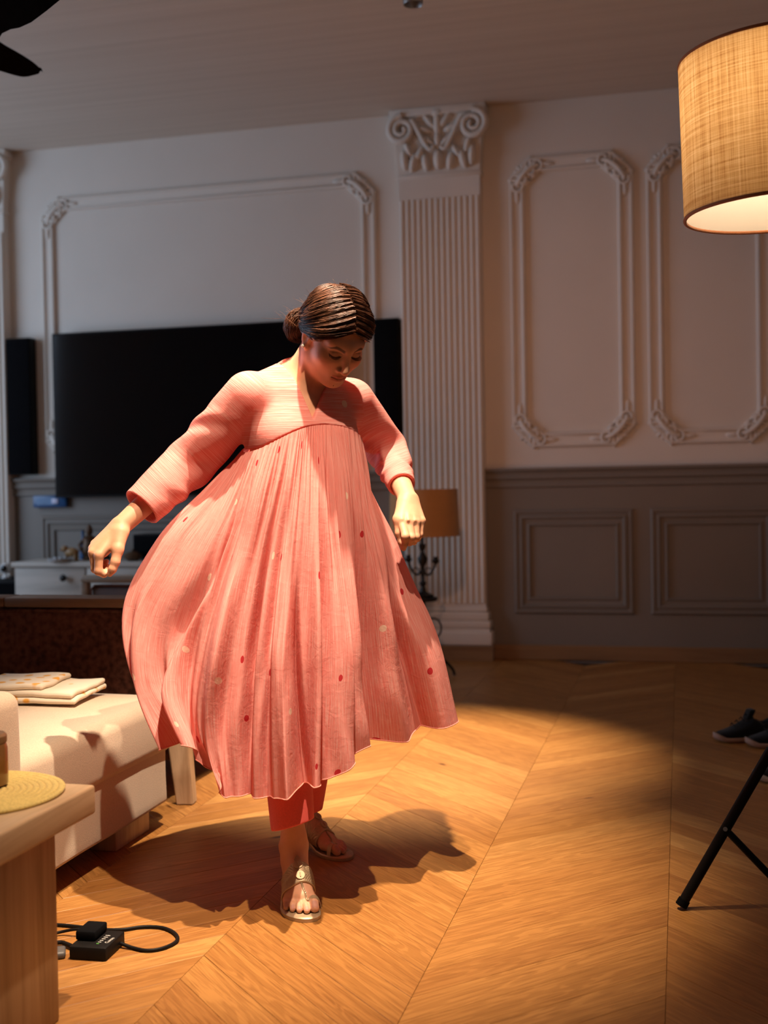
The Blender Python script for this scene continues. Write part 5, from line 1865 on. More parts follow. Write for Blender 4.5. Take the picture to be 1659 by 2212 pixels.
# her left cuff only trims what lies beyond it on that arm
pl_l = PLN(CU_L, nrm(WR_L - EL_L))
far_l = EL(WR_L, (0.16, 0.16, 0.16))
top_ops = [x for x in top_ops if not (x[0] == 'i')]
far_r = EL(WR_R, (0.17, 0.17, 0.17))
pl_r = PLN(CU_R, nrm(WR_R - EL_R))
top_ops += [('s', lambda p: np.maximum(-pl_r(p), far_r(p)), 0.002), ('s', lambda p: np.maximum(-pl_l(p), far_l(p)), 0.002)]
top_ops += [('s', RC(EL_R + (WR_R - EL_R) * 0.35, WR_R + (WR_R - EL_R) * 0.2, 0.050, 0.0445), 0.002), ('s', RC(EL_L + (WR_L - EL_L) * 0.45, WR_L + (WR_L - EL_L) * 0.2, 0.034, 0.0215), 0.002)]
# V neck: wedge between two planes, front only, and the neck hole
VA, VL, VR = P(686, 906, 2.940), P(590, 752, 3.04), P(758, 742, 3.02)
nl = np.cross(VL - VA, TF); nl = nl if nl @ (P(686, 800, 3.0) - VA) > 0 else -nl
nr_ = np.cross(VR - VA, TF); nr_ = nr_ if nr_ @ (P(686, 800, 3.0) - VA) > 0 else -nr_
p1, p2, p3 = PLN(VA, -nl), PLN(VA, -nr_), PLN(tl(0, -0.045, 0), -TF)
top_ops += [('s', lambda p: np.maximum(np.maximum(p1(p), p2(p)), p3(p)), 0.002)]
top_ops += [('s', RC(NK0 + (NK0 - NK1) * 0.15, NK1 + (NK1 - NK0) * 1.0, 0.062, 0.064), 0.004)]


def seam_z(p):
    s_ = (p - TC) @ TR
    return 1.196 - 2.3 * (s_ - 0.02) ** 2


def below_seam(p):
    # keep the sleeves: only cut close to the torso
    d_core = sdf(torso_cut, p)
    return np.maximum((p[..., 2] - seam_z(p)).astype(f32), d_core - f32(0.012))


torso_cut = torso_ops(GROW) + [(U, EL(tl(0, 0, -0.2), (0.14, 0.11, 0.15), TM), 0.03)]
top_ops += [('s', below_seam, 0.002)]
V, Q = surface(top_ops, (-1.50, 2.40, 0.85), (-0.45, 3.45, 1.48), 0.0026)
V = relax(V, Q, 1, 0.5)
yoke = np_obj('dress', V, Q, M_DRESS, body)
fa = yoke.data.attributes.new('fab', 'FLOAT_VECTOR', 'POINT')
Vf = V.astype(f32)
tR, tL = axis_t(Vf, SH_R, WR_R), axis_t(Vf, SH_L, WR_L)
dR = RC(SH_R, EL_R, 0.05)(Vf); dR = np.minimum(dR, RC(EL_R, WR_R, 0.05)(Vf))
dL = np.minimum(RC(SH_L, EL_L, 0.05)(Vf), RC(EL_L, WR_L, 0.05)(Vf))
dT = sdf(torso_ops(GROW), Vf)
isR = (dR < dT) & (dR < dL); isL = (dL < dT) & ~isR
fab = np.zeros((len(V), 3), f32)
fab[:, 0] = V[:, 2]; fab[:, 1] = (V - TC) @ TR + 3.0
fab[isR, 0] = tR[isR] * 0.5 + 5; fab[isR, 1] = ((V - SH_R) @ CU)[isR] + 7
fab[isL, 0] = tL[isL] * 0.5 + 9; fab[isL, 1] = ((V - SH_L) @ CR)[isL] + 11
fa.data.foreach_set('vector', fab.ravel())

# ------------------------------------------------------------------ dress: gathered skirt
# columns of the cloth from seam to hem (picture position and distance), going round the body
COLS = [
    [(510, 972, 3.050), (432, 1062, 3.040), (338, 1170, 3.020), (270, 1300, 2.990), (272, 1442, 2.960), (340, 1620, 2.930)],
    [(530, 955, 2.990), (468, 1080, 2.965), (390, 1215, 2.940), (325, 1345, 2.920), (315, 1475, 2.890), (368, 1606, 2.850)],
    [(562, 942, 2.960), (515, 1085, 2.930), (450, 1240, 2.900), (395, 1385, 2.880), (385, 1510, 2.850), (425, 1628, 2.800)],
    [(590, 931, 2.945), (545, 1090, 2.900), (500, 1255, 2.870), (468, 1420, 2.840), (455, 1565, 2.820), (474, 1712, 2.800)],
    [(620, 922, 2.935), (592, 1090, 2.890), (565, 1260, 2.860), (543, 1430, 2.835), (530, 1575, 2.815), (530, 1722, 2.800)],
    [(650, 916, 2.930), (632, 1090, 2.885), (615, 1260, 2.855), (603, 1430, 2.830), (600, 1580, 2.815), (602, 1722, 2.805)],
    [(680, 914, 2.935), (676, 1090, 2.890), (668, 1260, 2.865), (662, 1430, 2.840), (662, 1570, 2.825), (662, 1700, 2.815)],
    [(706, 915, 2.950), (712, 1085, 2.910), (716, 1250, 2.890), (714, 1410, 2.870), (712, 1545, 2.850), (716, 1672, 2.835)],
    [(730, 919, 2.980), (748, 1080, 2.950), (765, 1230, 2.935), (772, 1380, 2.925), (775, 1510, 2.920), (782, 1612, 2.920)],
    [(756, 930, 3.02), (782, 1072, 3.00), (815, 1205, 2.99), (842, 1345, 2.99), (862, 1480, 3.00), (880, 1600, 3.03)],
    [(782, 965, 3.10), (803, 1065, 3.09), (848, 1175, 3.08), (896, 1300, 3.08), (940, 1415, 3.09), (974, 1566, 3.11)],      # right outline
    [(770, 965, 3.19), (792, 1065, 3.24), (830, 1175, 3.28), (870, 1290, 3.30), (905, 1410, 3.32), (930, 1545, 3.34)],
    [(700, 965, 3.23), (705, 1080, 3.33), (712, 1200, 3.40), (722, 1330, 3.44), (735, 1460, 3.47), (745, 1595, 3.48)],
    [(620, 968, 3.20), (595, 1080, 3.33), (570, 1210, 3.42), (545, 1340, 3.46), (530, 1470, 3.47), (530, 1600, 3.47)],
    [(548, 970, 3.13), (485, 1080, 3.20), (420, 1210, 3.25), (380, 1330, 3.27), (375, 1450, 3.27), (410, 1600, 3.26)],
]
NU, NV = 720, 240
colp = np.array([[P(*q) for q in c] for c in COLS])            # (C,6,3)
C_ = len(COLS)


def cat(p0, p1, p2, p3, t):
    return 0.5 * (2 * p1 + (p2 - p0) * t + (2 * p0 - 5 * p1 + 4 * p2 - p3) * t * t + (3 * p1 - p0 - 3 * p2 + p3) * t ** 3)


uu = np.arange(NU) / NU * C_
ui = np.floor(uu).astype(int); ut = (uu - ui)[:, None, None]
ringp = cat(colp[(ui - 1) % C_], colp[ui % C_], colp[(ui + 1) % C_], colp[(ui + 2) % C_], ut)      # (NU,6,3)
vv = np.linspace(0, 1, NV) * 5
vi = np.minimum(vv.astype(int), 4); vt = (vv - vi)[None, :, None]
ex = np.concatenate([2 * ringp[:, :1] - ringp[:, 1:2], ringp, 2 * ringp[:, -1:] - ringp[:, -2:-1]], 1)
G = cat(ex[:, vi], ex[:, vi + 1], ex[:, vi + 2], ex[:, vi + 3], vt)                                # (NU,NV,3)
# outward normals of the smooth form
du = np.roll(G, -1, 0) - np.roll(G, 1, 0)
dv = np.gradient(G, axis=1)
Nn = np.cross(du, dv); Nn /= np.linalg.norm(Nn, axis=2, keepdims=True) + 1e-9
cen = G.mean(0, keepdims=True)
if ((G - cen) * Nn).sum() < 0: Nn = -Nn
vN = np.linspace(0, 1, NV)[None, :]
uN = (np.arange(NU) / NU)[:, None]


def wob(seed, n):
    r = np.random.default_rng(seed)
    out = np.zeros((NU, 1))
    for k in range(1, n + 1):
        a, p_ = r.uniform(-1, 1), r.uniform(0, 2 * PI)
        out += a * np.sin(2 * PI * k * uN + p_)
    return out / math.sqrt(n)


def crease(x, sharp=0.6):
    s_ = np.sin(x)
    return np.sign(s_) * np.abs(s_) ** sharp


disp = np.zeros((NU, NV))
# gathers at the seam, running out into soft irregular folds
disp += 0.0036 * crease(2 * PI * 70 * uN + 7.0 * wob(1, 12) + 0.6 * np.sin(6 * vN + 9 * uN)) * (np.exp(-((vN - 0.02) / 0.15) ** 2) + 0.05) * sstep(-0.02, 0.03, vN) * (0.75 + 0.5 * wob(14, 9))
disp += 0.0090 * crease(2 * PI * 25 * uN + 6.0 * wob(2, 9) + 1.4 * np.sin(3 * vN + 20 * uN), 0.85) * sstep(0.0, 0.16, vN) * (1 - 0.93 * sstep(0.22, 0.70, vN)) * (0.7 + 0.6 * wob(6, 6))
disp += 0.017 * np.sin(2 * PI * 9 * uN + 3.2 * wob(3, 6) + 0.9 * np.sin(2.5 * vN + 7 * uN)) * sstep(0.12, 0.7, vN) * (0.8 + 0.5 * wob(8, 4))
disp += 0.004 * np.sin(2 * PI * 21 * uN + 5 * wob(12, 7) + 4 * np.sin(4.2 * vN + 11 * uN)) * sstep(0.3, 0.7, vN)
# named folds: (column at seam, column at hem, half width in columns, depth in metres, start v)
for ua, ub, wd_, dp_, v0, sgn_ in ((4.0, 4.15, 0.14, -0.070, 0.20, 1), (6.45, 6.62, 0.15, -0.075, 0.12, -1), (5.1, 6.10, 0.15, -0.055, 0.28, 1), (8.3, 8.45, 0.22, -0.080, 0.22, -1), (3.0, 3.3, 0.20, 0.035, 0.25, 1),
                                   (5.0, 5.3, 0.22, 0.030, 0.3, -1), (7.2, 7.4, 0.24, 0.040, 0.25, 1), (1.2, 1.7, 0.30, 0.035, 0.45, -1), (9.3, 9.5, 0.22, -0.060, 0.35, 1), (2.4, 2.1, 0.24, -0.045, 0.3, -1), (4.6, 4.75, 0.12, -0.035, 0.15, 1), (0.6, 0.4, 0.2, -0.03, 0.3, 1),
                                   (4.55, 5.15, 0.42, 0.055, 0.22, 1), (6.15, 6.30, 0.26, 0.045, 0.20, -1), (2.7, 1.1, 0.26, -0.050, 0.18, 1), (3.45, 2.9, 0.30, 0.040, 0.25, 1), (7.7, 8.0, 0.30, 0.040, 0.28, 1)):
    c0 = (ua + (ub - ua) * vN)
    du_ = (uN * C_ - c0 + C_ / 2) % C_ - C_ / 2
    prof = np.where(du_ * sgn_ < 0, np.exp(-(du_ / (wd_ * 1.5)) ** 2), np.exp(-(du_ / (wd_ * 0.55)) ** 2))     # one flank soft, the other steep
    disp += dp_ * prof * sstep(v0, v0 + 0.4, vN)
G = G + Nn * disp[..., None]
# hem sways a little
G[:, :, 2] += (0.012 * wob(11, 9)) * sstep(0.5, 1.0, vN)
# fasten the top edge to the bodice: the first row is carried to the seam line, the shift fades out downwards
def tsd(p): return sdf(torso_cut, p)
e_ = f32(0.002)
def tgrad(p):
    d0 = tsd(p)
    g_ = np.stack([tsd(p + A3(e_, 0, 0)) - d0, tsd(p + A3(0, e_, 0)) - d0, tsd(p + A3(0, 0, e_)) - d0], -1) / e_
    g_[:, 2] *= 0.1
    return d0, g_ / (np.linalg.norm(g_, axis=1, keepdims=True) + 1e-6)
row = G[:, 0].astype(f32).copy()
for _ in range(6):
    row[:, 2] = seam_z(row) - 0.001
    d0, g_ = tgrad(row)
    row = row - g_ * (d0 - 0.006)[:, None]
sh = row - G[:, 0]
kk = np.hanning(25); kk /= kk.sum()
for c in range(3): sh[:, c] = np.convolve(np.concatenate([sh[-12:, c], sh[:, c], sh[:12, c]]), kk, 'valid')
G = G + sh[:, None] * (1 - sstep(0.0, 0.38, vN))[..., None]
gp = G[:, :90].reshape(-1, 3).astype(f32)
dsp = disp[:, :90].reshape(-1)
for _ in range(2):
    d0, g_ = tgrad(gp)
    gp = gp + g_ * np.maximum(0.006 + np.maximum(dsp, -0.003) - d0, 0)[:, None]
G[:, :90] = gp.reshape(NU, 90, 3)
top_row = G
# push the cloth clear of legs and sleeves
G = top_row
V = G.reshape(-1, 3)
iu = np.arange(NU)
a_ = (iu[:, None] * NV + np.arange(NV - 1)[None]).ravel()
b_ = (((iu + 1) % NU)[:, None] * NV + np.arange(NV - 1)[None]).ravel()
Q = np.stack([a_, a_ + 1, b_ + 1, b_], -1)
skirt = np_obj('skirt', V, Q, M_DRESS, yoke)
fa = skirt.data.attributes.new('fab', 'FLOAT_VECTOR', 'POINT')
fab = np.zeros((NU, NV, 3), f32)
fab[..., 0] = np.arange(NU)[:, None] / NU * 2.9
fab[..., 1] = np.linspace(0, 1, NV)[None] * 0.92 + 20
fa.data.foreach_set('vector', fab.reshape(-1))
# rolled hem and seam piping
M_HEM = textile('coral_hem', (0.70, 0.24, 0.19), scale=700, amt=0.06, bump=0.1)
tube('hem', [tuple(p) for p in V.reshape(NU, NV, 3)[::2, -1]], 0.0017, M_HEM, skirt, 6, True)

# ------------------------------------------------------------------ trousers
HM_R, HM_L = P(632, 1781, 2.91), P(650, 1752, 3.18)
tro = []
tro += [(U, EL(tl(0, -0.005, -0.36), (0.168, 0.122, 0.14), TM), 0.04)]
tro += [(U, RC(HIP_R, KN_R, 0.088, 0.064), 0.03), (U, RC(KN_R, HM_R + (HM_R - KN_R) * 0.3, 0.064, 0.052), 0.02)]
tro += [(U, RC(HIP_L, KN_L, 0.090, 0.070), 0.03), (U, RC(KN_L, HM_L + (HM_L - KN_L) * 0.3, 0.070, 0.053), 0.02)]
hn_r = nrm(CV(0.28, -0.95, 0.1))
hr, hL_ = PLN(HM_R, hn_r), PLN(HM_L, nrm(CV(0.1, -0.99, 0.0)))
fr_, fl2 = EL(HM_R, (0.12, 0.12, 0.16)), EL(HM_L, (0.12, 0.12, 0.16))
tro += [('s', lambda p: np.maximum(-hr(p), RC(HM_R - A3(0, 0, 0.3), HM_R, 0.11)(p)), 0.002), ('s', lambda p: np.maximum(-hL_(p), RC(HM_L - A3(0, 0, 0.3), HM_L, 0.11)(p)), 0.002)]
tro += [('s', RC(KN_R * 0.5 + HM_R * 0.5, HM_R + (HM_R - KN_R) * 0.4, 0.051, 0.044), 0.002), ('s', RC(KN_L * 0.5 + HM_L * 0.5, HM_L + (HM_L - KN_L) * 0.4, 0.052, 0.045), 0.002)]
# side slit of the near leg
sl0 = P(592, 1806, 2.88)
tro += [('s', RC(sl0, P(580, 1752, 2.885), 0.0035, 0.0010), 0.001)]
V, Q = surface(tro, (-1.25, 2.45, 0.10), (-0.60, 3.50, 1.02), 0.0032)
trousers = np_obj('trousers', relax(V, Q, 1), Q, M_TROUSER, body)

# ------------------------------------------------------------------ hair
HCEN = np.array([0, -0.014, 0.026])
HRAD = np.array([0.0735, 0.094, 0.086])
hair_ops = [(U, EL(hl(*HCEN), (HRAD + np.array([0.016, 0.010, 0.010])) * HG, HM), 0.01), (U, EL(hl(-0.010, -0.082, -0.030), (0.046, 0.036, 0.042), HM), 0.03)]


def hairline(p):
    L = (p - HC.astype(f32)) @ HM.T.astype(f32) / f32(HG)
    ax = np.abs(L[..., 0])
    zz = L[..., 2]
    yc = np.interp(zz, [-0.10, -0.06, -0.03, -0.014, -0.006, 0.008, 0.030, 0.050, 0.068, 0.08], [-0.062, -0.050, -0.038, -0.028, 0.024, 0.043, 0.055, 0.065, 0.080, 0.12]).astype(f32)
    return (L[..., 1] - yc) * f32(0.8)


def groove(p):
    L = (p - HC.astype(f32)) @ HM.T.astype(f32) / f32(HG)
    return (f32(0.0012) * np.sin(L[..., 2] * 330 + L[..., 1] * 160 + 3 * np.sin(L[..., 1] * 50))).astype(f32)


hair_ops += [('d', groove, 0), ('i', hairline, 0.004)]
V, Q = surface(hair_ops, HC - 0.17, HC + 0.17, 0.0026)
hair = np_obj('hair', V, Q, M_HAIR, body)


def strands(paths, r, name, parent):
    """many thin three-sided tubes in one mesh; paths (n,k,3) in room coordinates"""
    n, k, _ = paths.shape
    t = np.gradient(paths, axis=1)
    t /= np.linalg.norm(t, axis=2, keepdims=True) + 1e-9
    ref = np.array([0.3, 0.5, 0.81])
    a = np.cross(t, ref); a /= np.linalg.norm(a, axis=2, keepdims=True) + 1e-9
    b = np.cross(t, a)
    rr = (r * np.linspace(1, 0.55, k))[None, :, None]
    V = np.stack([paths + rr * (a * math.cos(q) + b * math.sin(q)) for q in (0, 2.094, 4.189)], 2)      # n,k,3,3
    base = (np.arange(n)[:, None, None] * k + np.arange(k - 1)[None, :, None]) * 3
    j = np.arange(3)[None, None]
    Q = np.stack([base + j, base + (j + 1) % 3, base + 3 + (j + 1) % 3, base + 3 + j], -1).reshape(-1, 4)
    o = np_obj(name, V.reshape(-1, 3), Q, M_HAIR, parent)
    return tag(o, kind='stuff')


def to_room(L): return HC + (L @ HM) * HG


rg = np.random.default_rng(5)
BUN = np.array([-0.032, -0.130, -0.070])
n = 3200
k = 16
tt = rg.uniform(0, 1, n) ** 0.9
sd = np.where(rg.uniform(0, 1, n) < 0.5, -1.0, 1.0)
front = np.array([0, 0.079, 0.066]); crown = np.array([0, -0.070, 0.095])
S0 = front[None] * (1 - tt[:, None]) + crown[None] * tt[:, None]
S0[:, 2] += 0.040 * np.sin(PI * tt)
S0[:, 0] += sd * rg.uniform(0.000, 0.006, n)
M0 = np.stack([sd * (0.108 - 0.02 * tt), 0.058 - 0.105 * tt + rg.normal(0, 0.006, n), 0.014 + 0.070 * tt + rg.normal(0, 0.006, n)], -1)
M1 = np.stack([sd * 0.080, -0.060 - 0.03 * tt + rg.normal(0, 0.006, n), -0.012 + 0.06 * tt + rg.normal(0, 0.006, n)], -1)
E0 = BUN[None] + np.array([0.012, 0.024, 0.014]) + rg.normal(0, 0.010, (n, 3))
s_ = np.linspace(0, 1, k)[None, :, None]
path = S0[:, None] * (1 - s_) ** 3 + 3 * M0[:, None] * s_ * (1 - s_) ** 2 + 3 * M1[:, None] * s_ ** 2 * (1 - s_) + E0[:, None] * s_ ** 3
q = (path - HCEN) / HRAD
ln = np.linalg.norm(q, axis=2, keepdims=True)
lock = 0.0030 * np.sin(tt * 85 + sd * 2.0)[:, None, None]
wavy = lock + 0.0030 * np.sin(s_ * 11 + 14 * tt[:, None, None] + 2.0 * sd[:, None, None])
lift = 1 + (0.0125 + rg.uniform(-0.002, 0.0035, (n, 1, 1)) + wavy + 0.0014 * np.sin(s_ * 9 + rg.uniform(0, 6, (n, 1, 1))) + 0.004 * np.sin(PI * np.clip(s_ * 2.2, 0, 1))) / 0.085
proj = HCEN + q / ln * lift * (HRAD + np.array([0.005, 0, 0]))
blend = sstep(0.72, 1.0, s_)
path = proj * (1 - blend) + path * blend
strands(to_room(path.reshape(-1, 3)).reshape(n, k, 3), 0.0008, 'hair_strands', hair)
# bun: solid core and coiled strands
bun_ops = [(U, EL(hl(*BUN), (0.030, 0.027, 0.033), HM), 0.01)]
V, Q = surface(bun_ops, hl(*BUN) - 0.06, hl(*BUN) + 0.06, 0.003)
bun = np_obj('bun', V, Q, M_HAIR, hair)
n = 650
k = 22
c_ = rg.uniform(-1, 1, n)
rad = 0.041 * np.sqrt(1 - 0.75 * c_ ** 2) * rg.uniform(0.85, 1.16, n)
a0 = rg.uniform(0, 2 * PI, n)
an = a0[:, None] + np.linspace(0, rg.uniform(2.5, 5.5), k)[None]
axn = nrm(np.array([0.3, 1.0, 0.35])); e1 = nrm(np.cross(axn, [0, 0, 1.0])); e2 = np.cross(axn, e1)
wv = 1 + 0.10 * np.sin(an * 3 + a0[:, None] * 5)
L = BUN + axn * (c_ * 0.030)[:, None, None] + (np.cos(an) * wv)[..., None] * e1 * rad[:, None, None] + (np.sin(an) * wv)[..., None] * e2 * rad[:, None, None]
L = L + rg.normal(0, 0.0012, (n, 1, 3))
strands(to_room(L.reshape(-1, 3)).reshape(n, k, 3), 0.0008, 'bun_strands', hair)
# stray hairs
n = 110
k = 12
st0 = rg.normal(0, 1, (n, 3)); st0 /= np.linalg.norm(st0, axis=1, keepdims=True)
st0[:, 2] = np.abs(st0[:, 2]); st0[:, 1] = -np.abs(st0[:, 1]) * 0.8 + 0.1
A0 = HCEN + st0 * (HRAD + 0.008)
A0[:60] = BUN + rg.normal(0, 0.020, (60, 3))
dr = st0 * rg.uniform(0.010, 0.030, (n, 1)) + rg.normal(0, 0.012, (n, 3)); dr[:60, 1] -= 0.010; dr[:60, 2] -= 0.008
s_ = np.linspace(0, 1, k)[None, :, None]
cu = rg.normal(0, 0.010, (n, 1, 3))
L = A0[:, None] + dr[:, None] * s_ + cu * (s_ - s_ ** 2) * 2 + np.array([0, -0.02, -0.01]) * s_ ** 2
strands(to_room(L.reshape(-1, 3)).reshape(n, k, 3), 0.00045, 'stray_hairs', hair)
# lashes
Ls = []
for sx in (-1, 1):
    for i in range(16):
        t = i / 15
        x = sx * (0.0165 + 0.030 * t)
        z = -0.0082 + 0.0032 * ((abs(x) - 0.031) / 0.016) ** 2
        y = 0.0745 + 0.0130 * math.sqrt(max(0.02, 1 - ((abs(x) - 0.031) / 0.0157) ** 2 - 0.16))
        l = 0.0090 + 0.0040 * t
        ln_ = []
        for j in range(6):
            s1 = j / 5
            ln_.append((x + sx * 0.004 * (t - 0.3) * s1, y + l * s1, z - 0.0035 * s1 + 0.0035 * s1 * s1))
        Ls.append(ln_)
o_l = strands(to_room(np.array(Ls).reshape(-1, 3)).reshape(len(Ls), 6, 3), 0.0008, 'eyelashes', body)
o_l.data.materials.clear(); o_l.data.materials.append(M_LASH)

# earring and ring
M_PEARL = plain('pearl', (0.75, 0.70, 0.62), 0.15, noise_amt=0.02, coat=0.5)
bm = bmesh.new(); bmesh.ops.create_uvsphere(bm, u_segments=14, v_segments=10, radius=0.0048)
bmesh.ops.translate(bm, verts=bm.verts, vec=Vector(hl(-0.082, 0.000, -0.041)))
obj('earring', bm, M_PEARL, body, True)
rp = P(202, 1178, 2.94) * 0.0 + (P(201, 1185, 2.932) * 0.72 + P(206, 1220, 2.938) * 0.28)
fd = nrm(P(206, 1220, 2.938) - P(201, 1185, 2.932)); ra = nrm(np.cross(fd, CF)); rb2 = np.cross(fd, ra)
tube('finger_ring', [tuple(rp + (ra * math.cos(q) + rb2 * math.sin(q)) * 0.0108) for q in [2 * PI * i / 18 for i in range(18)]], 0.0012, M_STEEL, body, 6, True)

# ------------------------------------------------------------------ sandals
def sandal(F, parent):
    root = empty('sandal', (0, 0, 0))
    root.parent = parent
    # sole outline (x medial, y forward)
    right = [(0.0, 0.004), (0.018, 0.006), (0.028, 0.025), (0.029, 0.06), (0.026, 0.10), (0.034, 0.14), (0.043, 0.17), (0.045, 0.20), (0.041, 0.225), (0.030, 0.240), (0.014, 0.246)]
    left = [(0.000, 0.245), (-0.018, 0.236), (-0.034, 0.219), (-0.046, 0.195), (-0.050, 0.165), (-0.045, 0.13), (-0.036, 0.09), (-0.031, 0.05), (-0.026, 0.02), (-0.014, 0.006)]
    def zs(y): return 0.012 + 0.050 * float(sstep(0.155, 0.05, y))
    ol = right + left
    n_ = len(ol)
    bm = bmesh.new()
    tops, bots, edg = [], [], []
    for (x, y) in ol:
        tops.append(bm.verts.new(F(x * 0.93, 0.123 + (y - 0.123) * 0.97, zs(y))))
        edg.append(bm.verts.new(F(x, y, zs(y) - 0.003)))
        bots.append(bm.verts.new(F(x * 0.97, y, zs(y) - 0.0115)))
    for i in range(n_):
        j = (i + 1) % n_
        bm.faces.new((tops[i], tops[j], edg[j], edg[i])); bm.faces.new((edg[i], edg[j], bots[j], bots[i]))
    # strips across
    for row, flip in ((tops, False), (bots, True)):
        R_ = row[:len(right)]; L_ = [row[0]] + row[len(right):][::-1]
        kk = min(len(R_), len(L_))
        for i in range(kk - 1):
            vs = [R_[i], R_[i + 1], L_[i + 1], L_[i]]
            vs = [v for q_, v in enumerate(vs) if v not in vs[:q_]]
            if len(vs) >= 3: bm.faces.new(vs if not flip else vs[::-1])
        if len(R_) > kk:
            bm.faces.new([R_[i] for i in range(kk - 1, len(R_))] + [L_[-1]])
    obj('sole', bm, M_GOLDLEATHER, root, True, 40)
    # block heel
    bm = bmesh.new()
    pts = [(0.020, 0.010), (0.025, 0.030), (0.024, 0.052), (-0.024, 0.052), (-0.026, 0.030), (-0.018, 0.010)]
    A_ = [bm.verts.new(F(x, y, 0.0505)) for x, y in pts]
    B_ = [bm.verts.new(F(x * 0.85, 0.012 + (y - 0.012) * 0.9, 0.0)) for x, y in pts]
    bm.faces.new(A_); bm.faces.new(B_[::-1])
    for i in range(6): bm.faces.new((A_[i], B_[i], B_[(i + 1) % 6], A_[(i + 1) % 6]))
    obj('heel', bm, M_GOLDLEATHER, root, True, 40)
    # wide band over the instep: shell around the foot
    fo = foot_ops(F)
    def slab(p):
        x, y, z = F.local(p)
        t = y - 0.55 * (z - 0.06) * -1.0
        c0 = 0.130
        return (np.abs(y - 0.25 * (z - 0.07) - c0) - 0.026).astype(f32)
    def under(p): return (f32(0.004) + np.interp(F.local(p)[1], [0.05, 0.155], [0.060, 0.010]).astype(f32) - F.local(p)[2]).astype(f32)
    def outer(p):
        x, y, z = F.local(p)
        t = y - 0.25 * (z - 0.07) - 0.130
        gv = np.abs(np.sin((x + 0.6 * np.abs(t)) * 700)) * sstep(0.012, 0.016, np.abs(x - 0.002)) * (np.abs(np.abs(t) - 0.013) < 0.009)
        ed_ = (np.abs(t) < 0.0015)
        return (sdf(fo, p) - f32(0.0042) + f32(0.0013) * (gv > 0.75) + f32(0.0008) * ed_).astype(f32)
    bops = [(U, outer, 0.001), ('s', lambda p: sdf(fo, p) - f32(0.0006), 0.001), ('i', slab, 0.001), ('i', under, 0.001)]
    c_ = F(0, 0.115, 0.06)
    V, Q = surface(bops, c_ - 0.085, c_ + 0.085, 0.0013)
    band = np_obj('band', V, Q, M_GOLDLEATHER, root)
    def top_point(y, x=0.003):
        zz = np.arange(0.16, 0.01, -0.001)
        d_ = sdf(fo, np.stack([F(x, y, z) for z in zz]).astype(f32))
        k_ = np.nonzero(d_ < 0)[0]
        return zz[k_[0]] if len(k_) else 0.012
    def disc(y, r, x):
        z = top_point(y, x); z2 = top_point(y + 0.008, x)
        ty = nrm(np.array([0, 0.008, z2 - z]))
        tyw = F.f * ty[1] + np.array([0, 0, 1]) * ty[2]
        nw = nrm(np.cross(F.m, tyw)); nw = nw if nw[2] > 0 else -nw
        c0 = F(x, y, z) + nw * 0.0050
        bm = bmesh.new()
        m_ = 40
        ra_ = [r * (1 + (0.05 if i % 2 else -0.03)) for i in range(m_)]
        lo = [bm.verts.new(c0 + (F.m * math.cos(2 * PI * i / m_) + tyw * math.sin(2 * PI * i / m_)) * ra_[i]) for i in range(m_)]
        hi = [bm.verts.new(c0 + nw * 0.0030 + (F.m * math.cos(2 * PI * i / m_) + tyw * math.sin(2 * PI * i / m_)) * ra_[i] * 0.95) for i in range(m_)]
        bm.faces.new(lo[::-1]); bm.faces.new(hi)
        for i in range(m_): bm.faces.new((lo[i], lo[(i + 1) % m_], hi[(i + 1) % m_], hi[i]))
        d_ = obj('medallion', bm, M_GOLDLEATHER, root, True, 30)
        tube('loop', [tuple(c0 + nw * 0.0045 + tyw * a_) for a_ in (-0.0055, 0.0, 0.0055)], 0.0014, M_GOLDLEATHER, root, 6)
        return c0, tyw, nw
    c1, t1, n1 = disc(0.1185, 0.0115, 0.001)
    c2, t2, n2 = disc(0.1415, 0.0115, 0.003)
    # leaf tab above the upper medallion
    bm = bmesh.new()
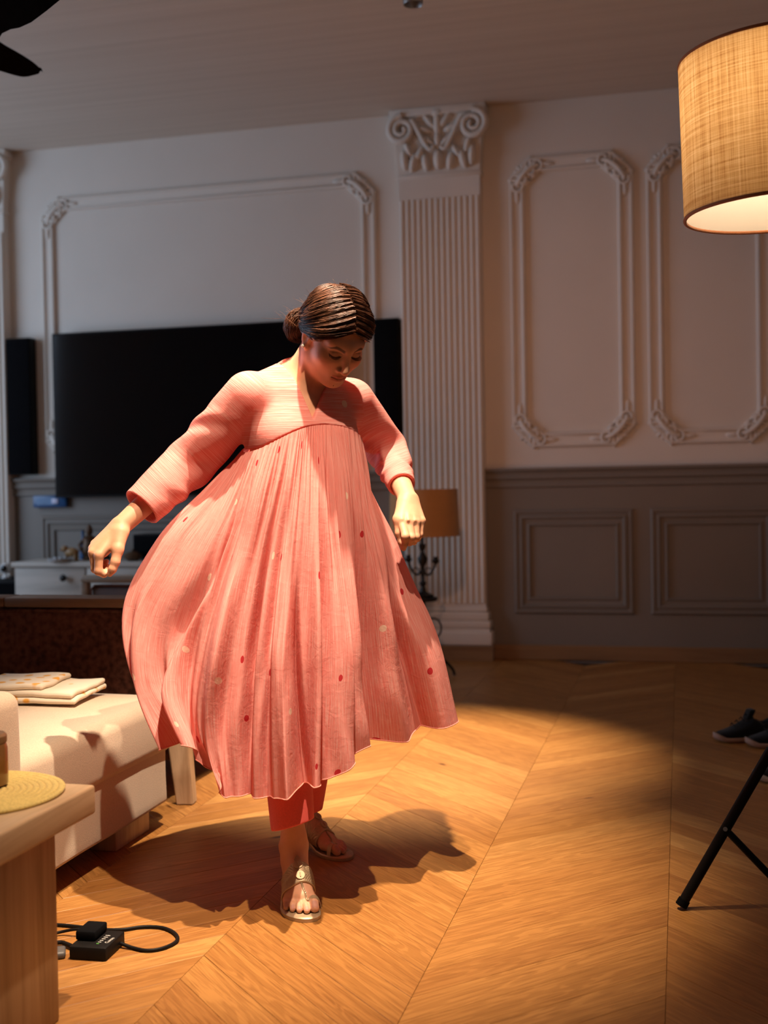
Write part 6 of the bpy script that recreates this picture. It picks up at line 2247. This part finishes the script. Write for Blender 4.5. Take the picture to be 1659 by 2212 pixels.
    tab = [(-0.008, -0.008), (-0.009, -0.014), (-0.005, -0.021), (0.0, -0.027), (0.005, -0.021), (0.009, -0.014), (0.008, -0.008)]
    lo = [bm.verts.new(c1 + F.m * x + t1 * y - n1 * 0.001) for x, y in tab]; hi = [bm.verts.new(c1 + F.m * x + t1 * y + n1 * 0.001) for x, y in tab]
    bm.faces.new(lo[::-1]); bm.faces.new(hi)
    for i in range(len(tab)): bm.faces.new((lo[i], lo[(i + 1) % 7], hi[(i + 1) % 7], hi[i]))
    obj('tab', bm, M_GOLDLEATHER, root, True, 40)
    # braided thong: two twisted cords to the gap beside the big toe
    for ph in (0, PI):
        pts = []
        for i in range(60):
            t = i / 59
            y = 0.152 + (0.202 - 0.152) * t
            x = 0.004 + (0.0165 - 0.004) * t
            z = max(top_point(y, x), 0.016) + 0.0025
            if i == 59: z = 0.014
            pts.append(F(x + 0.0014 * math.cos(ph + t * 44), y, z + 0.0014 * math.sin(ph + t * 44)))
        tube('braid', [tuple(p) for p in pts], 0.0015, M_GOLDLEATHER, root, 6)
    # toe loop over the big toe
    bm = bmesh.new()
    rows = []
    for i in range(13):
        a_ = PI * i / 12
        rr = 0.0160
        rows.append([F(0.0285 + rr * math.cos(a_), 0.197 + dy, 0.0135 + 0.0285 * math.sin(a_) ** 0.8 + dz_ * math.sin(a_)) for dy, dz_ in ((-0.006, 0.0035), (0.006, 0.0))])
    vt_ = [[bm.verts.new(p) for p in r_] for r_ in rows]
    ctr = F(0.0285, 0.197, 0.02)
    vo_ = [[bm.verts.new(p + nrm(p - ctr) * 0.0018) for p in r_] for r_ in rows]
    for i in range(12):
        bm.faces.new((vt_[i][0], vt_[i][1], vt_[i + 1][1], vt_[i + 1][0])); bm.faces.new((vo_[i][0], vo_[i + 1][0], vo_[i + 1][1], vo_[i][1]))
        for c__ in (0, 1): bm.faces.new((vt_[i][c__], vt_[i + 1][c__], vo_[i + 1][c__], vo_[i][c__]))
    obj('toe_loop', bm, M_GOLDLEATHER, root, True, 50)
    return root


sandal(FT_R, body)
sandal(FT_L, body)
